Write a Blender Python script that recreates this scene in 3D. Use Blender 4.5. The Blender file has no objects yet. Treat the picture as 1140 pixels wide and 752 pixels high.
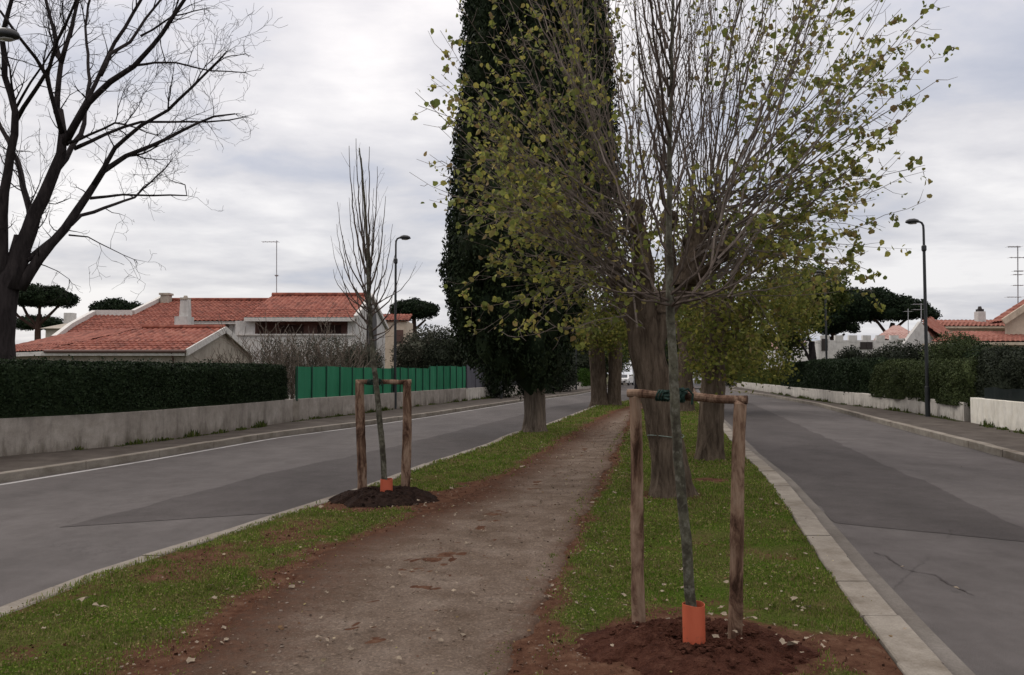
import bpy, math, random
import numpy as np
from mathutils import Vector, noise as mnoise

random.seed(7)
RNG = np.random.default_rng(11)
sc = bpy.context.scene
COL = sc.collection
F = 880.0; H = 1.6; HY = 415.0; CX = 570.0; CY = 376.0
PITCH = math.atan((HY - CY) / F)

# ---------------------------------------------------------------- camera rays
def at(px, py, Y):
    """world point on the photo ray through (px, py) at depth Y"""
    a = (px - CX) / F; b = (CY - py) / F
    c, s = math.cos(PITCH), math.sin(PITCH)
    dy = c - b * s; dz = s + b * c
    return Vector((a / dy * Y, Y, H + dz / dy * Y))
def G(px, py, z=0.0):
    p = at(px, py, 1.0)
    t = (z - H) / (p.z - H)
    return Vector((p.x * t, t, z))

# ---------------------------------------------------------------- mesh helpers
ROOTLOC = {}
class MB:
    def __init__(s): s.v = []; s.f = []; s.n = 0
    def add(s, verts, faces):
        s.v.append(np.asarray(verts, dtype=float).reshape(-1, 3))
        o = s.n
        s.f.extend([tuple(i + o for i in f) for f in faces]); s.n += len(s.v[-1])
    def quad(s, a, b, c, d): s.add([a, b, c, d], [(0, 1, 2, 3)])
    def box(s, c, d, rz=0.0, taper=1.0):
        hx, hy, hz = d[0] / 2, d[1] / 2, d[2] / 2
        pts = []
        for z, k in ((-hz, 1.0), (hz, taper)):
            for x, y in ((-hx, -hy), (hx, -hy), (hx, hy), (-hx, hy)):
                X = x * k; Y = y * k
                pts.append((c[0] + X * math.cos(rz) - Y * math.sin(rz), c[1] + X * math.sin(rz) + Y * math.cos(rz), c[2] + z))
        s.add(pts, [(3, 2, 1, 0), (4, 5, 6, 7), (0, 1, 5, 4), (1, 2, 6, 5), (2, 3, 7, 6), (3, 0, 4, 7)])
    def bar(s, a, b, w, h):
        """rectangular bar between two points, h measured upward"""
        a = Vector(a); b = Vector(b); d = (b - a).normalized()
        up = Vector((0, 0, 1)) if abs(d.z) < .95 else Vector((1, 0, 0))
        sd = d.cross(up).normalized() * w / 2; u = sd.cross(d).normalized() * h / 2
        s.add([a - sd - u, a + sd - u, a + sd + u, a - sd + u, b - sd - u, b + sd - u, b + sd + u, b - sd + u],
              [(0, 1, 2, 3), (7, 6, 5, 4), (0, 4, 5, 1), (1, 5, 6, 2), (2, 6, 7, 3), (3, 7, 4, 0)])
    def tube(s, pts, rad, n=6, cap=True, rough=0.0):
        P = [Vector(p) for p in pts]; m = len(P)
        if m < 2: return
        if not hasattr(rad, '__len__'): rad = [rad] * m
        vs = []; ref = None
        for i in range(m):
            t = (P[min(i + 1, m - 1)] - P[max(i - 1, 0)])
            if t.length < 1e-7: t = Vector((0, 0, 1))
            t.normalize()
            if ref is None:
                ref = t.orthogonal().normalized()
            ref = (ref - t * ref.dot(t))
            if ref.length < 1e-5: ref = t.orthogonal()
            ref.normalize(); q = t.cross(ref)
            for k in range(n):
                a = 2 * math.pi * k / n
                r = rad[i] * (1 + rough * (random.random() - .5))
                vs.append(P[i] + ref * (math.cos(a) * r) + q * (math.sin(a) * r))
        fs = []
        for i in range(m - 1):
            for k in range(n):
                k2 = (k + 1) % n
                fs.append((i * n + k, i * n + k2, (i + 1) * n + k2, (i + 1) * n + k))
        if cap:
            fs.append(tuple(range(n))[::-1]); fs.append(tuple((m - 1) * n + k for k in range(n)))
        s.add(vs, fs)
    def trunk(s, pts, rad, n=64, freq=14, zf=.16, amp=.018, flare=.04, step=.05):
        P = [Vector(p) for p in pts]; d = [0]
        for i in range(1, len(P)): d.append(d[-1] + (P[i] - P[i - 1]).length)
        m = max(4, int(d[-1] / step)); ss = np.linspace(0, d[-1], m)
        w = np.minimum(.12, d[-1] * .04)
        def ip(a): return (np.interp(ss - w, d, a) + np.interp(ss, d, a) * 2 + np.interp(ss + w, d, a)) / 4
        X, Y, Z, R = ip([p.x for p in P]), ip([p.y for p in P]), ip([p.z for p in P]), ip(list(rad))
        z0 = P[0].z; vs = []
        for i in range(m):
            for k in range(n):
                a = 2 * math.pi * k / n; ca, sa = math.cos(a), math.sin(a)
                q = Vector((X[i] + ca * R[i], Y[i] + sa * R[i], Z[i]))
                f1 = 1 - 2 * abs(mnoise.noise(Vector((q.x * freq, q.y * freq, q.z * freq * zf))))
                f2 = mnoise.noise(Vector((q.x * freq * 2.7, q.y * freq * 2.7, q.z * freq * zf * 3)))
                lo_ = mnoise.noise(Vector((ca * 1.6 + X[i] , sa * 1.6, Z[i] * .7)))
                fl = max(0, 1 - (Z[i] - z0) / .35) ** 2 * flare * (1 + math.sin(a * 5 + X[0]))
                r_ = R[i] + amp * min(1, R[i] / .15) * (f1 * .9 + f2 * .5 - .4) + lo_ * R[i] * .12 + fl
                vs.append((X[i] + ca * r_, Y[i] + sa * r_, Z[i]))
        fs = [(i * n + k, i * n + (k + 1) % n, (i + 1) * n + (k + 1) % n, (i + 1) * n + k) for i in range(m - 1) for k in range(n)]
        fs.append(tuple((m - 1) * n + k for k in range(n)))
        s.add(vs, fs)
    def build(s, name, mat, parent=None, origin=None, smooth=False, extra=None):
        V = np.concatenate(s.v) if s.v else np.zeros((0, 3)); Fs = s.f
        loc = (0, 0, 0)
        if parent is not None:
            loc = ROOTLOC[parent.name]
        elif origin is not None: loc = tuple(origin)
        V = V - np.array(loc)
        me = bpy.data.meshes.new(name)
        cnt = np.array([len(f) for f in Fs], dtype=np.int32)
        idx = np.fromiter((i for f in Fs for i in f), dtype=np.int32)
        fill(me, V, idx, cnt, smooth)
        me.materials.append(mat)
        o = bpy.data.objects.new(name, me); COL.objects.link(o)
        if parent is not None: o.parent = parent; ROOTLOC[o.name] = loc
        else: o.location = loc; ROOTLOC[o.name] = loc
        return o
def fill(me, V, idx, cnt, smooth=False):
    me.vertices.add(len(V)); me.vertices.foreach_set('co', np.ascontiguousarray(V, dtype=np.float32).ravel())
    me.loops.add(len(idx)); me.loops.foreach_set('vertex_index', idx)
    me.polygons.add(len(cnt)); st = np.zeros(len(cnt), dtype=np.int32)
    if len(cnt): st[1:] = np.cumsum(cnt)[:-1]
    me.polygons.foreach_set('loop_start', st)
    me.update(calc_edges=True)
    me.polygons.foreach_set('use_smooth', np.full(len(cnt), bool(smooth)))
    me.validate()
def soup(V, k):
    """faces for an array of separate polygons: V is (n, k, 3)"""
    n = len(V)
    return V.reshape(-1, 3), np.arange(n * k, dtype=np.int32), np.full(n, k, dtype=np.int32)
def arrays_obj(name, chunks, mat, parent=None, origin=None, smooth=False):
    """chunks: list of (verts, idx, cnt)"""
    vs, ids, cs, o = [], [], [], 0
    for v, i, c in chunks:
        vs.append(v); ids.append(i + o); cs.append(c); o += len(v)
    V = np.concatenate(vs)
    loc = ROOTLOC[parent.name] if parent is not None else (tuple(origin) if origin is not None else (0, 0, 0))
    me = bpy.data.meshes.new(name)
    fill(me, V - np.array(loc), np.concatenate(ids).astype(np.int32), np.concatenate(cs).astype(np.int32), smooth)
    me.materials.append(mat)
    ob = bpy.data.objects.new(name, me); COL.objects.link(ob)
    if parent is not None: ob.parent = parent
    else: ob.location = loc
    ROOTLOC[ob.name] = loc
    return ob
def mb_chunk(mb):
    return (np.concatenate(mb.v), np.fromiter((i for f in mb.f for i in f), dtype=np.int32), np.array([len(f) for f in mb.f], dtype=np.int32))
def tag(o, label=None, cat=None, group=None, kind=None):
    if label: o['label'] = label
    if cat: o['category'] = cat
    if group: o['group'] = group
    if kind: o['kind'] = kind
    return o
def thing(name, label, cat, loc, group=None):
    o = bpy.data.objects.new(name, None); COL.objects.link(o); o.location = loc
    o.empty_display_size = .2; ROOTLOC[o.name] = tuple(loc)
    return tag(o, label, cat, group)
def copy_tree(o, parent=None):
    c = o.copy(); COL.objects.link(c); c.parent = parent
    for ch in list(o.children): copy_tree(ch, c)
    return c

# ---------------------------------------------------------------- numpy noise
def _h(ix, iy, seed):
    x = np.sin(ix * 127.1 + iy * 311.7 + seed * 74.7) * 43758.5453
    return x - np.floor(x)
def vnoise(x, y, seed=0):
    ix, iy = np.floor(x), np.floor(y); fx, fy = x - ix, y - iy
    fx = fx * fx * (3 - 2 * fx); fy = fy * fy * (3 - 2 * fy)
    a = _h(ix, iy, seed); b = _h(ix + 1, iy, seed); c = _h(ix, iy + 1, seed); d = _h(ix + 1, iy + 1, seed)
    return (a * (1 - fx) + b * fx) * (1 - fy) + (c * (1 - fx) + d * fx) * fy
def fbm(x, y, seed=0, o=4):
    r = 0; a = .5
    for i in range(o):
        r = r + a * vnoise(x * 2 ** i, y * 2 ** i, seed + i); a /= 2
    return r / (1 - .5 ** o)

# ---------------------------------------------------------------- materials
def nmat(name):
    m = bpy.data.materials.new(name); m.use_nodes = True
    nt = m.node_tree; nt.nodes.clear()
    out = nt.nodes.new('ShaderNodeOutputMaterial')
    bs = nt.nodes.new('ShaderNodeBsdfPrincipled')
    nt.links.new(bs.outputs[0], out.inputs[0])
    return m, nt, bs
def N(nt, t, **kw):
    n = nt.nodes.new(t)
    for k, v in kw.items():
        if hasattr(n, k): setattr(n, k, v)
    return n
def ramp(nt, fac, stops):
    r = nt.nodes.new('ShaderNodeValToRGB'); e = r.color_ramp.elements
    while len(e) > 1: e.remove(e[-1])
    e[0].position = stops[0][0]; e[0].color = (*stops[0][1], 1)
    for p, c in stops[1:]:
        x = e.new(p); x.color = (*c, 1)
    nt.links.new(fac, r.inputs[0]); return r.outputs[0]
def noise_out(nt, coord, scale, detail=4, rough=.6, stretch=None, dist=0.0):
    n = nt.nodes.new('ShaderNodeTexNoise'); n.inputs['Scale'].default_value = scale
    n.inputs['Detail'].default_value = detail; n.inputs['Roughness'].default_value = rough; n.inputs['Distortion'].default_value = dist
    src = coord
    if stretch:
        mp = nt.nodes.new('ShaderNodeMapping'); mp.inputs['Scale'].default_value = stretch
        nt.links.new(coord, mp.inputs[0]); src = mp.outputs[0]
    nt.links.new(src, n.inputs['Vector']); return n.outputs['Fac']
def mixc(nt, f, a, b, mode='MIX'):
    m = nt.nodes.new('ShaderNodeMix'); m.data_type = 'RGBA'; m.blend_type = mode
    if isinstance(f, (int, float)): m.inputs[0].default_value = f
    else: nt.links.new(f, m.inputs[0])
    for i, c in ((6, a), (7, b)):
        if isinstance(c, tuple): m.inputs[i].default_value = (*c, 1)
        else: nt.links.new(c, m.inputs[i])
    return m.outputs[2]
def mth(nt, op, a, b=0.0, clamp=False):
    m = nt.nodes.new('ShaderNodeMath'); m.operation = op; m.use_clamp = clamp
    for i, c in ((0, a), (1, b)):
        if isinstance(c, (int, float)): m.inputs[i].default_value = c
        else: nt.links.new(c, m.inputs[i])
    return m.outputs[0]
def bump(nt, bs, h, strength=.3, dist=.02):
    b = nt.nodes.new('ShaderNodeBump'); b.inputs['Strength'].default_value = strength; b.inputs['Distance'].default_value = dist
    nt.links.new(h, b.inputs['Height']); nt.links.new(b.outputs[0], bs.inputs['Normal'])
def coord(nt, which='Object'):
    if which == 'World':
        return nt.nodes.new('ShaderNodeNewGeometry').outputs['Position']
    return nt.nodes.new('ShaderNodeTexCoord').outputs[which]
def setc(bs, nt, c, rough=.8, spec=.3):
    if isinstance(c, tuple): bs.inputs['Base Color'].default_value = (*c, 1)
    else: nt.links.new(c, bs.inputs['Base Color'])
    bs.inputs['Roughness'].default_value = rough
    bs.inputs['Specular IOR Level'].default_value = spec

def m_mottle(name, c1, c2, scale=3, c3=None, rough=.9, spec=.06, bs_=.25, bd=.01, stretch=None, detail=6, fine=60, which='World'):
    m, nt, bs = nmat(name); co = coord(nt, which)
    f = noise_out(nt, co, scale, detail, .65, stretch)
    st = [(.3, c1), (.68, c2)]
    if c3: st = [(.25, c1), (.5, c2), (.75, c3)]
    c = ramp(nt, f, st)
    g = noise_out(nt, co, fine, 3, .6)
    c = mixc(nt, .55, c, ramp(nt, g, [(.25, (.35, .35, .35)), (.75, (.66, .66, .66))]), 'OVERLAY')
    setc(bs, nt, c, rough, spec); bump(nt, bs, g, bs_, bd); return m
def m_leaf(name, cols, rough=.6, transl=0.25, spec=.06):
    m, nt, bs = nmat(name)
    g = nt.nodes.new('ShaderNodeNewGeometry')
    k = len(cols); c = ramp(nt, g.outputs['Random Per Island'], [(i / (k - 1) if k > 1 else 0, cols[i]) for i in range(k)])
    big = noise_out(nt, g.outputs['Position'], 1.6, 4)
    c = mixc(nt, .7, c, ramp(nt, big, [(.3, (.33, .33, .33)), (.7, (.68, .68, .68))]), 'OVERLAY')
    setc(bs, nt, c, rough, spec)
    if transl > 0:
        t = nt.nodes.new('ShaderNodeBsdfTranslucent'); nt.links.new(c, t.inputs[0])
        mx = nt.nodes.new('ShaderNodeMixShader'); mx.inputs[0].default_value = transl
        out = [n for n in nt.nodes if n.type == 'OUTPUT_MATERIAL'][0]
        nt.links.new(bs.outputs[0], mx.inputs[1]); nt.links.new(t.outputs[0], mx.inputs[2]); nt.links.new(mx.outputs[0], out.inputs[0])
    return m
def m_bark(name, c1, c2, scale=9, stretch=(1, 1, .22), b=.8, bd=.03, c3=None):
    m, nt, bs = nmat(name); co = coord(nt, 'World')
    f = noise_out(nt, co, scale, 8, .7, stretch, .4)
    g = noise_out(nt, co, scale * 4, 4, .6, stretch)
    c = ramp(nt, f, [(.3, c1), (.62, c2)] + ([(.8, c3)] if c3 else []))
    blot = noise_out(nt, co, 1.6, 3, .6)
    c = mixc(nt, .5, c, ramp(nt, blot, [(.3, (.35, .35, .35)), (.7, (.62, .62, .62))]), 'OVERLAY')
    hh = mth(nt, 'ADD', mth(nt, 'MULTIPLY', f, 1.0), mth(nt, 'MULTIPLY', g, .35))
    setc(bs, nt, c, .95, .05); bump(nt, bs, hh, b, bd); return m

def m_ground():
    """verge soil: reddish earth with matted green where the vertex attribute 'grass' is high"""
    m, nt, bs = nmat('verge_soil'); co = coord(nt, 'World')
    at_ = nt.nodes.new('ShaderNodeAttribute'); at_.attribute_name = 'grass'
    n1 = noise_out(nt, co, 7, 6, .7); n2 = noise_out(nt, co, 45, 4, .7); n3 = noise_out(nt, co, 1.3, 3, .6)
    soil = ramp(nt, n1, [(.3, (.055, .026, .018)), (.55, (.105, .055, .036)), (.75, (.16, .10, .068))])
    green = ramp(nt, n2, [(.3, (.022, .038, .007)), (.55, (.052, .082, .013)), (.75, (.10, .13, .026))])
    dry = ramp(nt, n2, [(.3, (.06, .042, .02)), (.7, (.15, .115, .06))])
    green = mixc(nt, ramp(nt, n3, [(.42, (0, 0, 0)), (.68, (.75, .75, .75))]), green, dry)
    f = mth(nt, 'ADD', at_.outputs['Fac'], mth(nt, 'MULTIPLY', mth(nt, 'SUBTRACT', n2, .5), 1.3))
    f = ramp(nt, f, [(.38, (0, 0, 0)), (.6, (1, 1, 1))])
    c = mixc(nt, f, soil, green)
    setc(bs, nt, c, 1, .0); bump(nt, bs, n2, .9, .03); return m
def m_path():
    m, nt, bs = nmat('path_gravel'); co = coord(nt, 'World')
    e = nt.nodes.new('ShaderNodeAttribute'); e.attribute_name = 'edge'
    n1 = noise_out(nt, co, 2.2, 6, .65); n2 = noise_out(nt, co, 110, 3, .8); n3 = noise_out(nt, co, 13, 5, .75)
    mid = ramp(nt, n1, [(.3, (.110, .080, .060)), (.55, (.168, .130, .104)), (.75, (.225, .182, .150))])
    vor = nt.nodes.new('ShaderNodeTexVoronoi'); vor.inputs['Scale'].default_value = 75; nt.links.new(co, vor.inputs['Vector'])
    peb = ramp(nt, vor.outputs['Color'], [(.2, (.30, .30, .30)), (.7, (.52, .52, .52)), (.93, (.8, .8, .78))])
    mid = mixc(nt, .5, mid, peb, 'OVERLAY')
    red = ramp(nt, n3, [(.3, (.042, .021, .014)), (.55, (.088, .048, .033)), (.8, (.15, .095, .068))])
    f = mth(nt, 'ADD', e.outputs['Fac'], mth(nt, 'MULTIPLY', mth(nt, 'SUBTRACT', n3, .5), 1.2))
    f = ramp(nt, f, [(.15, (0, 0, 0)), (1.0, (1, 1, 1))])
    c = mixc(nt, f, mid, red)
    c = mixc(nt, .6, c, ramp(nt, n2, [(.3, (.33, .33, .33)), (.72, (.68, .68, .68))]), 'OVERLAY')
    setc(bs, nt, c, 1, .0)
    hh = mth(nt, 'ADD', n2, n3); bump(nt, bs, hh, .8, .018); return m
def m_asphalt(name, base, var=.25):
    m, nt, bs = nmat(name); co = coord(nt, 'World')
    n1 = noise_out(nt, co, .55, 5, .6, (1, .3, 1)); n2 = noise_out(nt, co, 160, 2, .7); n3 = noise_out(nt, co, 6, 5, .7)
    lo = tuple(x * (1 - var) for x in base); hi = tuple(x * (1 + var) for x in base)
    c = ramp(nt, n1, [(.3, lo), (.7, hi)])
    c = mixc(nt, .35, c, ramp(nt, n3, [(.3, (.38, .38, .38)), (.7, (.6, .6, .6))]), 'OVERLAY')
    c = mixc(nt, .8, c, ramp(nt, n2, [(.3, (.25, .25, .25)), (.75, (.78, .78, .78))]), 'OVERLAY')
    n4 = noise_out(nt, co, 1.6, 7, .72); n5 = noise_out(nt, co, 420, 1, .5)
    c = mixc(nt, .55, c, ramp(nt, n4, [(.32, (.36, .355, .35)), (.5, (.5, .5, .5)), (.7, (.63, .63, .64))]), 'OVERLAY')
    c = mixc(nt, .35, c, ramp(nt, n5, [(.3, (.3, .3, .3)), (.7, (.7, .7, .7))]), 'OVERLAY')
    # hairline cracks
    v = nt.nodes.new('ShaderNodeTexVoronoi'); v.feature = 'DISTANCE_TO_EDGE'; v.inputs['Scale'].default_value = .33
    mp = nt.nodes.new('ShaderNodeMapping'); mp.inputs['Scale'].default_value = (1, .6, 1)
    wob = noise_out(nt, co, 1.7, 6, .7)
    vm = nt.nodes.new('ShaderNodeVectorMath'); vm.operation = 'ADD'
    cb = nt.nodes.new('ShaderNodeCombineXYZ'); nt.links.new(wob, cb.inputs[0]); nt.links.new(wob, cb.inputs[1])
    nt.links.new(co, mp.inputs[0]); nt.links.new(mp.outputs[0], vm.inputs[0]); nt.links.new(cb.outputs[0], vm.inputs[1]); nt.links.new(vm.outputs[0], v.inputs['Vector'])
    cr = ramp(nt, v.outputs['Distance'], [(.0012, (.72, .72, .72)), (.004, (1, 1, 1))])
    gate = ramp(nt, noise_out(nt, co, .35, 2), [(.52, (1, 1, 1)), (.6, (0, 0, 0))])
    cr = mixc(nt, gate, cr, (1.0, 1.0, 1.0))
    c = mixc(nt, 1.0, c, cr, 'MULTIPLY')
    setc(bs, nt, c, .9, .12); bump(nt, bs, n2, .6, .006); return m
def m_concrete(name, c1, c2, stain=(.10, .085, .065), stamt=.6, joint=0.0):
    m, nt, bs = nmat(name); co = coord(nt, 'World')
    n1 = noise_out(nt, co, 2.5, 6, .7); n2 = noise_out(nt, co, 70, 3, .7); n3 = noise_out(nt, co, 1.1, 6, .75, (1, 1, 2.2))
    c = ramp(nt, n1, [(.3, c1), (.7, c2)])
    c = mixc(nt, ramp(nt, n3, [(.45, (0, 0, 0)), (.8, (stamt, stamt, stamt))]), c, stain)
    c = mixc(nt, .5, c, ramp(nt, n2, [(.3, (.36, .36, .36)), (.7, (.66, .66, .66))]), 'OVERLAY')
    setc(bs, nt, c, .95, .06); bump(nt, bs, n2, .4, .008); return m
def m_wall(name, c1, c2, base_dirt=(.09, .075, .055), amt=.8):
    """plastered wall, streaked and with a dirty foot"""
    m, nt, bs = nmat(name); co = coord(nt, 'World')
    n1 = noise_out(nt, co, 1.4, 6, .7); n2 = noise_out(nt, co, 50, 3, .7); n3 = noise_out(nt, co, 3.0, 6, .75, (1, 1, .22))
    c = ramp(nt, n1, [(.3, c1), (.7, c2)])
    c = mixc(nt, ramp(nt, n3, [(.48, (0, 0, 0)), (.8, (.7, .7, .7))]), c, tuple(x * .45 for x in c1))
    n6 = noise_out(nt, co, 4.5, 7, .75); c = mixc(nt, .5, c, ramp(nt, n6, [(.32, (.34, .33, .32)), (.7, (.62, .62, .62))]), 'OVERLAY')
    sp = nt.nodes.new('ShaderNodeSeparateXYZ'); nt.links.new(co, sp.inputs[0])
    foot = mth(nt, 'SUBTRACT', .42, sp.outputs[2]); foot = mth(nt, 'ADD', mth(nt, 'MULTIPLY', foot, 1.6), mth(nt, 'MULTIPLY', mth(nt, 'SUBTRACT', n3, .55), 2.2))
    c = mixc(nt, ramp(nt, foot, [(.1, (0, 0, 0)), (.8, (amt, amt, amt))]), c, base_dirt)
    c = mixc(nt, .35, c, ramp(nt, n2, [(.3, (.36, .36, .36)), (.7, (.64, .64, .64))]), 'OVERLAY')
    setc(bs, nt, c, .92, .15); bump(nt, bs, n2, .4, .01); return m
def m_tiles():
    m, nt, bs = nmat('terracotta_tiles'); co = coord(nt, 'World')
    v = nt.nodes.new('ShaderNodeTexVoronoi'); v.inputs['Scale'].default_value = 3.6; nt.links.new(co, v.inputs['Vector'])
    n1 = noise_out(nt, co, .9, 5, .7); n2 = noise_out(nt, co, 22, 3, .7)
    c = ramp(nt, v.outputs['Color'], [(.1, (.125, .038, .026)), (.5, (.205, .060, .040)), (.9, (.285, .105, .072))])
    c = mixc(nt, ramp(nt, n1, [(.5, (0, 0, 0)), (.75, (.55, .55, .55))]), c, (.15, .065, .045))
    c = mixc(nt, .5, c, ramp(nt, n2, [(.3, (.36, .36, .36)), (.7, (.64, .64, .64))]), 'OVERLAY')
    setc(bs, nt, c, .85, .2); return m
def m_plain(name, c, rough=.5, spec=.4, metal=0.0):
    m, nt, bs = nmat(name); co = coord(nt, 'World')
    n = noise_out(nt, co, 9, 4, .6)
    cc = ramp(nt, n, [(.3, tuple(x * .82 for x in c)), (.7, tuple(min(1, x * 1.15) for x in c))])
    setc(bs, nt, cc, rough, spec); bs.inputs['Metallic'].default_value = metal
    return m
def m_stake():
    m, nt, bs = nmat('peeled_stake_wood'); co = coord(nt, 'World')
    n1 = noise_out(nt, co, 9, 6, .7, (1, 1, .35), .6); n2 = noise_out(nt, co, 40, 4, .7, (1, 1, .12))
    c = ramp(nt, n1, [(.36, (.035, .019, .013)), (.45, (.10, .058, .040)), (.54, (.20, .132, .092)), (.70, (.29, .21, .155))])
    c = mixc(nt, .6, c, ramp(nt, n2, [(.3, (.34, .34, .34)), (.7, (.64, .64, .64))]), 'OVERLAY')
    setc(bs, nt, c, .9, .08); bump(nt, bs, mth(nt, 'ADD', n1, n2), .7, .012); return m

M = {}
M['asphalt'] = m_asphalt('asphalt_worn', (.096, .087, .084), .2)
M['asphalt_dark'] = m_asphalt('asphalt_newer_band', (.066, .059, .057), .2)
M['verge'] = m_ground(); M['path'] = m_path()
M['kerb'] = m_concrete('kerb_concrete', (.185, .165, .140), (.27, .245, .21), (.085, .066, .048), .95)
M['gutter'] = m_concrete('gutter_concrete', (.12, .108, .096), (.17, .155, .14), (.075, .062, .052), .6)
M['pave'] = m_mottle('side_pavement', (.048, .040, .034), (.080, .069, .060), 1.6, (.115, .10, .086), fine=90)
M['line'] = m_concrete('road_line_paint', (.32, .31, .30), (.42, .41, .40), (.12, .11, .105), .85)
M['terrain'] = m_mottle('open_ground', (.035, .04, .016), (.07, .07, .032), .4, (.11, .085, .055), fine=12)
M['wall_grey'] = m_wall('plaster_grey', (.22, .195, .17), (.37, .34, .305))
M['wall_pale'] = m_wall('plaster_pale', (.40, .375, .34), (.58, .55, .50), amt=.6)
M['wall_beige'] = m_wall('plaster_beige', (.64, .61, .54), (.74, .71, .64), amt=.3)
M['house_white'] = m_wall('render_white', (.50, .49, .47), (.60, .59, .57), amt=.2)
M['house_beige'] = m_wall('render_beige', (.36, .32, .27), (.44, .40, .34), amt=.2)
M['house_cream'] = m_wall('render_cream', (.48, .40, .31), (.56, .48, .39), amt=.2)
M['house_pink'] = m_wall('render_brown_pink', (.22, .15, .13), (.28, .20, .17), amt=.2)
M['tiles'] = m_tiles()
M['trim'] = m_plain('fascia_white', (.55, .53, .50), .7, .2)
M['dark'] = m_plain('dark_opening', (.03, .024, .022), .6, .3)
M['shutter'] = m_plain('brown_shutter', (.10, .055, .045), .6, .3)
M['balcony_in'] = m_plain('balcony_recess_paint', (.34, .20, .17), .8, .2)
M['black_metal'] = m_plain('lamp_black_paint', (.018, .020, .022), .45, .4)
M['antenna'] = m_plain('galvanised', (.30, .30, .31), .5, .4, .3)
M['glass'] = m_plain('lamp_lens', (.35, .35, .33), .2, .5)
M['green_cloth'] = m_mottle('green_screen_cloth', (.022, .135, .070), (.040, .20, .11), .8, rough=.75, bs_=.15, fine=120, stretch=(1, 1, .4))
M['grey_cloth'] = m_mottle('grey_panel', (.085, .085, .10), (.115, .115, .135), 1.5, rough=.7, bs_=.1, fine=80)
M['mesh_dark'] = m_mottle('dark_screen_cloth', (.009, .012, .012), (.016, .021, .020), 1.5, rough=.8, fine=90)
M['green_post'] = m_plain('green_post', (.010, .05, .032), .5, .3)
M['stake'] = m_stake()
M['rope'] = m_mottle('green_rubber_tie', (.010, .022, .018), (.022, .045, .037), 30, rough=.6)
M['twine'] = m_plain('pale_twine', (.18, .22, .19), .8, .2)
def m_guard():
    m, nt, bs = nmat('orange_plastic'); co = coord(nt, 'World')
    a = noise_out(nt, co, 26, 6, .7); b = noise_out(nt, co, 7, 4, .6, (1, 1, .3))
    sp = nt.nodes.new('ShaderNodeSeparateXYZ'); nt.links.new(co, sp.inputs[0])
    c = ramp(nt, b, [(.3, (.38, .075, .036)), (.7, (.48, .11, .055))])
    lowz = mth(nt, 'SUBTRACT', .34, mth(nt, 'MULTIPLY', sp.outputs[2], 1.6))
    f = mth(nt, 'ADD', lowz, mth(nt, 'MULTIPLY', mth(nt, 'SUBTRACT', a, .5), 1.6))
    c = mixc(nt, ramp(nt, f, [(.25, (0, 0, 0)), (.5, (.75, .75, .75))]), c, (.10, .052, .036))
    setc(bs, nt, c, .5, .35); bump(nt, bs, a, .15, .004); return m
M['orange'] = m_guard()
M['bark_pop'] = m_bark('poplar_bark', (.032, .022, .016), (.145, .112, .084), 13, stretch=(1, 1, .16), b=1.0, bd=.06, c3=(.23, .19, .15))
M['bark_cyp'] = m_bark('cypress_bark', (.04, .03, .023), (.18, .145, .115), 15, (1, 1, .08), 1.0, .05)
M['bark_twig'] = m_bark('young_branch_bark', (.03, .022, .018), (.11, .088, .075), 16, (1, 1, .5), .3, .005)
M['bark_dark'] = m_bark('dark_wet_bark', (.012, .010, .011), (.04, .034, .034), 10, b=.6)
def m_speckle():
    m, nt, bs = nmat('mottled_young_bark'); co = coord(nt, 'World')
    a = noise_out(nt, co, 30, 4, .6, (1, 1, .8)); b = noise_out(nt, co, 9, 3, .6); f = noise_out(nt, co, 75, 3, .6)
    c = ramp(nt, b, [(.35, (.035, .031, .022)), (.65, (.085, .082, .058))])
    c = mixc(nt, ramp(nt, a, [(.52, (0, 0, 0)), (.66, (.6, .6, .6))]), c, (.17, .165, .135))
    c = mixc(nt, ramp(nt, a, [(.34, (.7, .7, .7)), (.46, (0, 0, 0))]), c, (.025, .020, .015))
    setc(bs, nt, c, .85, .2); bump(nt, bs, f, .6, .008); return m
M['bark_young'] = m_speckle()
M['bark_young_old'] = m_bark('young_speckled_bark', (.022, .019, .014), (.10, .092, .072), 22, (1, 1, .7), .6, .01, c3=(.24, .23, .19))
M['bark_shoot'] = m_bark('grey_shoots', (.075, .058, .048), (.185, .155, .135), 12, (1, 1, .5), .3, .005)
M['bark_pine'] = m_bark('pine_bark', (.03, .018, .015), (.08, .05, .04), 8)
M['leaf_pop'] = m_leaf('poplar_leaves', [(.10, .125, .035), (.15, .175, .048), (.20, .225, .06), (.27, .275, .07), (.36, .33, .08), (.21, .145, .07), (.165, .20, .05)], .6, .45, .12)
M['leaf_olivey'] = m_leaf('autumn_leaves', [(.075, .085, .024), (.11, .12, .03), (.15, .16, .038), (.22, .20, .045), (.10, .135, .032), (.15, .11, .045)], .6, .4)
M['leaf_greenish'] = m_leaf('mid_green_leaves', [(.03, .046, .014), (.055, .08, .02), (.09, .11, .028), (.07, .07, .022)], .6, .3)
M['leaf_cyp'] = m_leaf('cypress_foliage', [(.008, .014, .008), (.014, .023, .011), (.023, .034, .014), (.015, .020, .011)], .7, 0)
M['leaf_pine'] = m_leaf('pine_foliage', [(.007, .013, .008), (.013, .023, .012), (.02, .032, .015), (.012, .017, .010)], .7, 0)
M['leaf_hedge'] = m_leaf('hedge_dark_leaves', [(.009, .017, .009), (.016, .028, .013), (.024, .038, .017), (.014, .02, .012)], .55, .05)
M['leaf_hedge2'] = m_leaf('hedge_grey_leaves', [(.022, .032, .014), (.040, .055, .022), (.062, .08, .03), (.035, .04, .02)], .6, .05)
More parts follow.
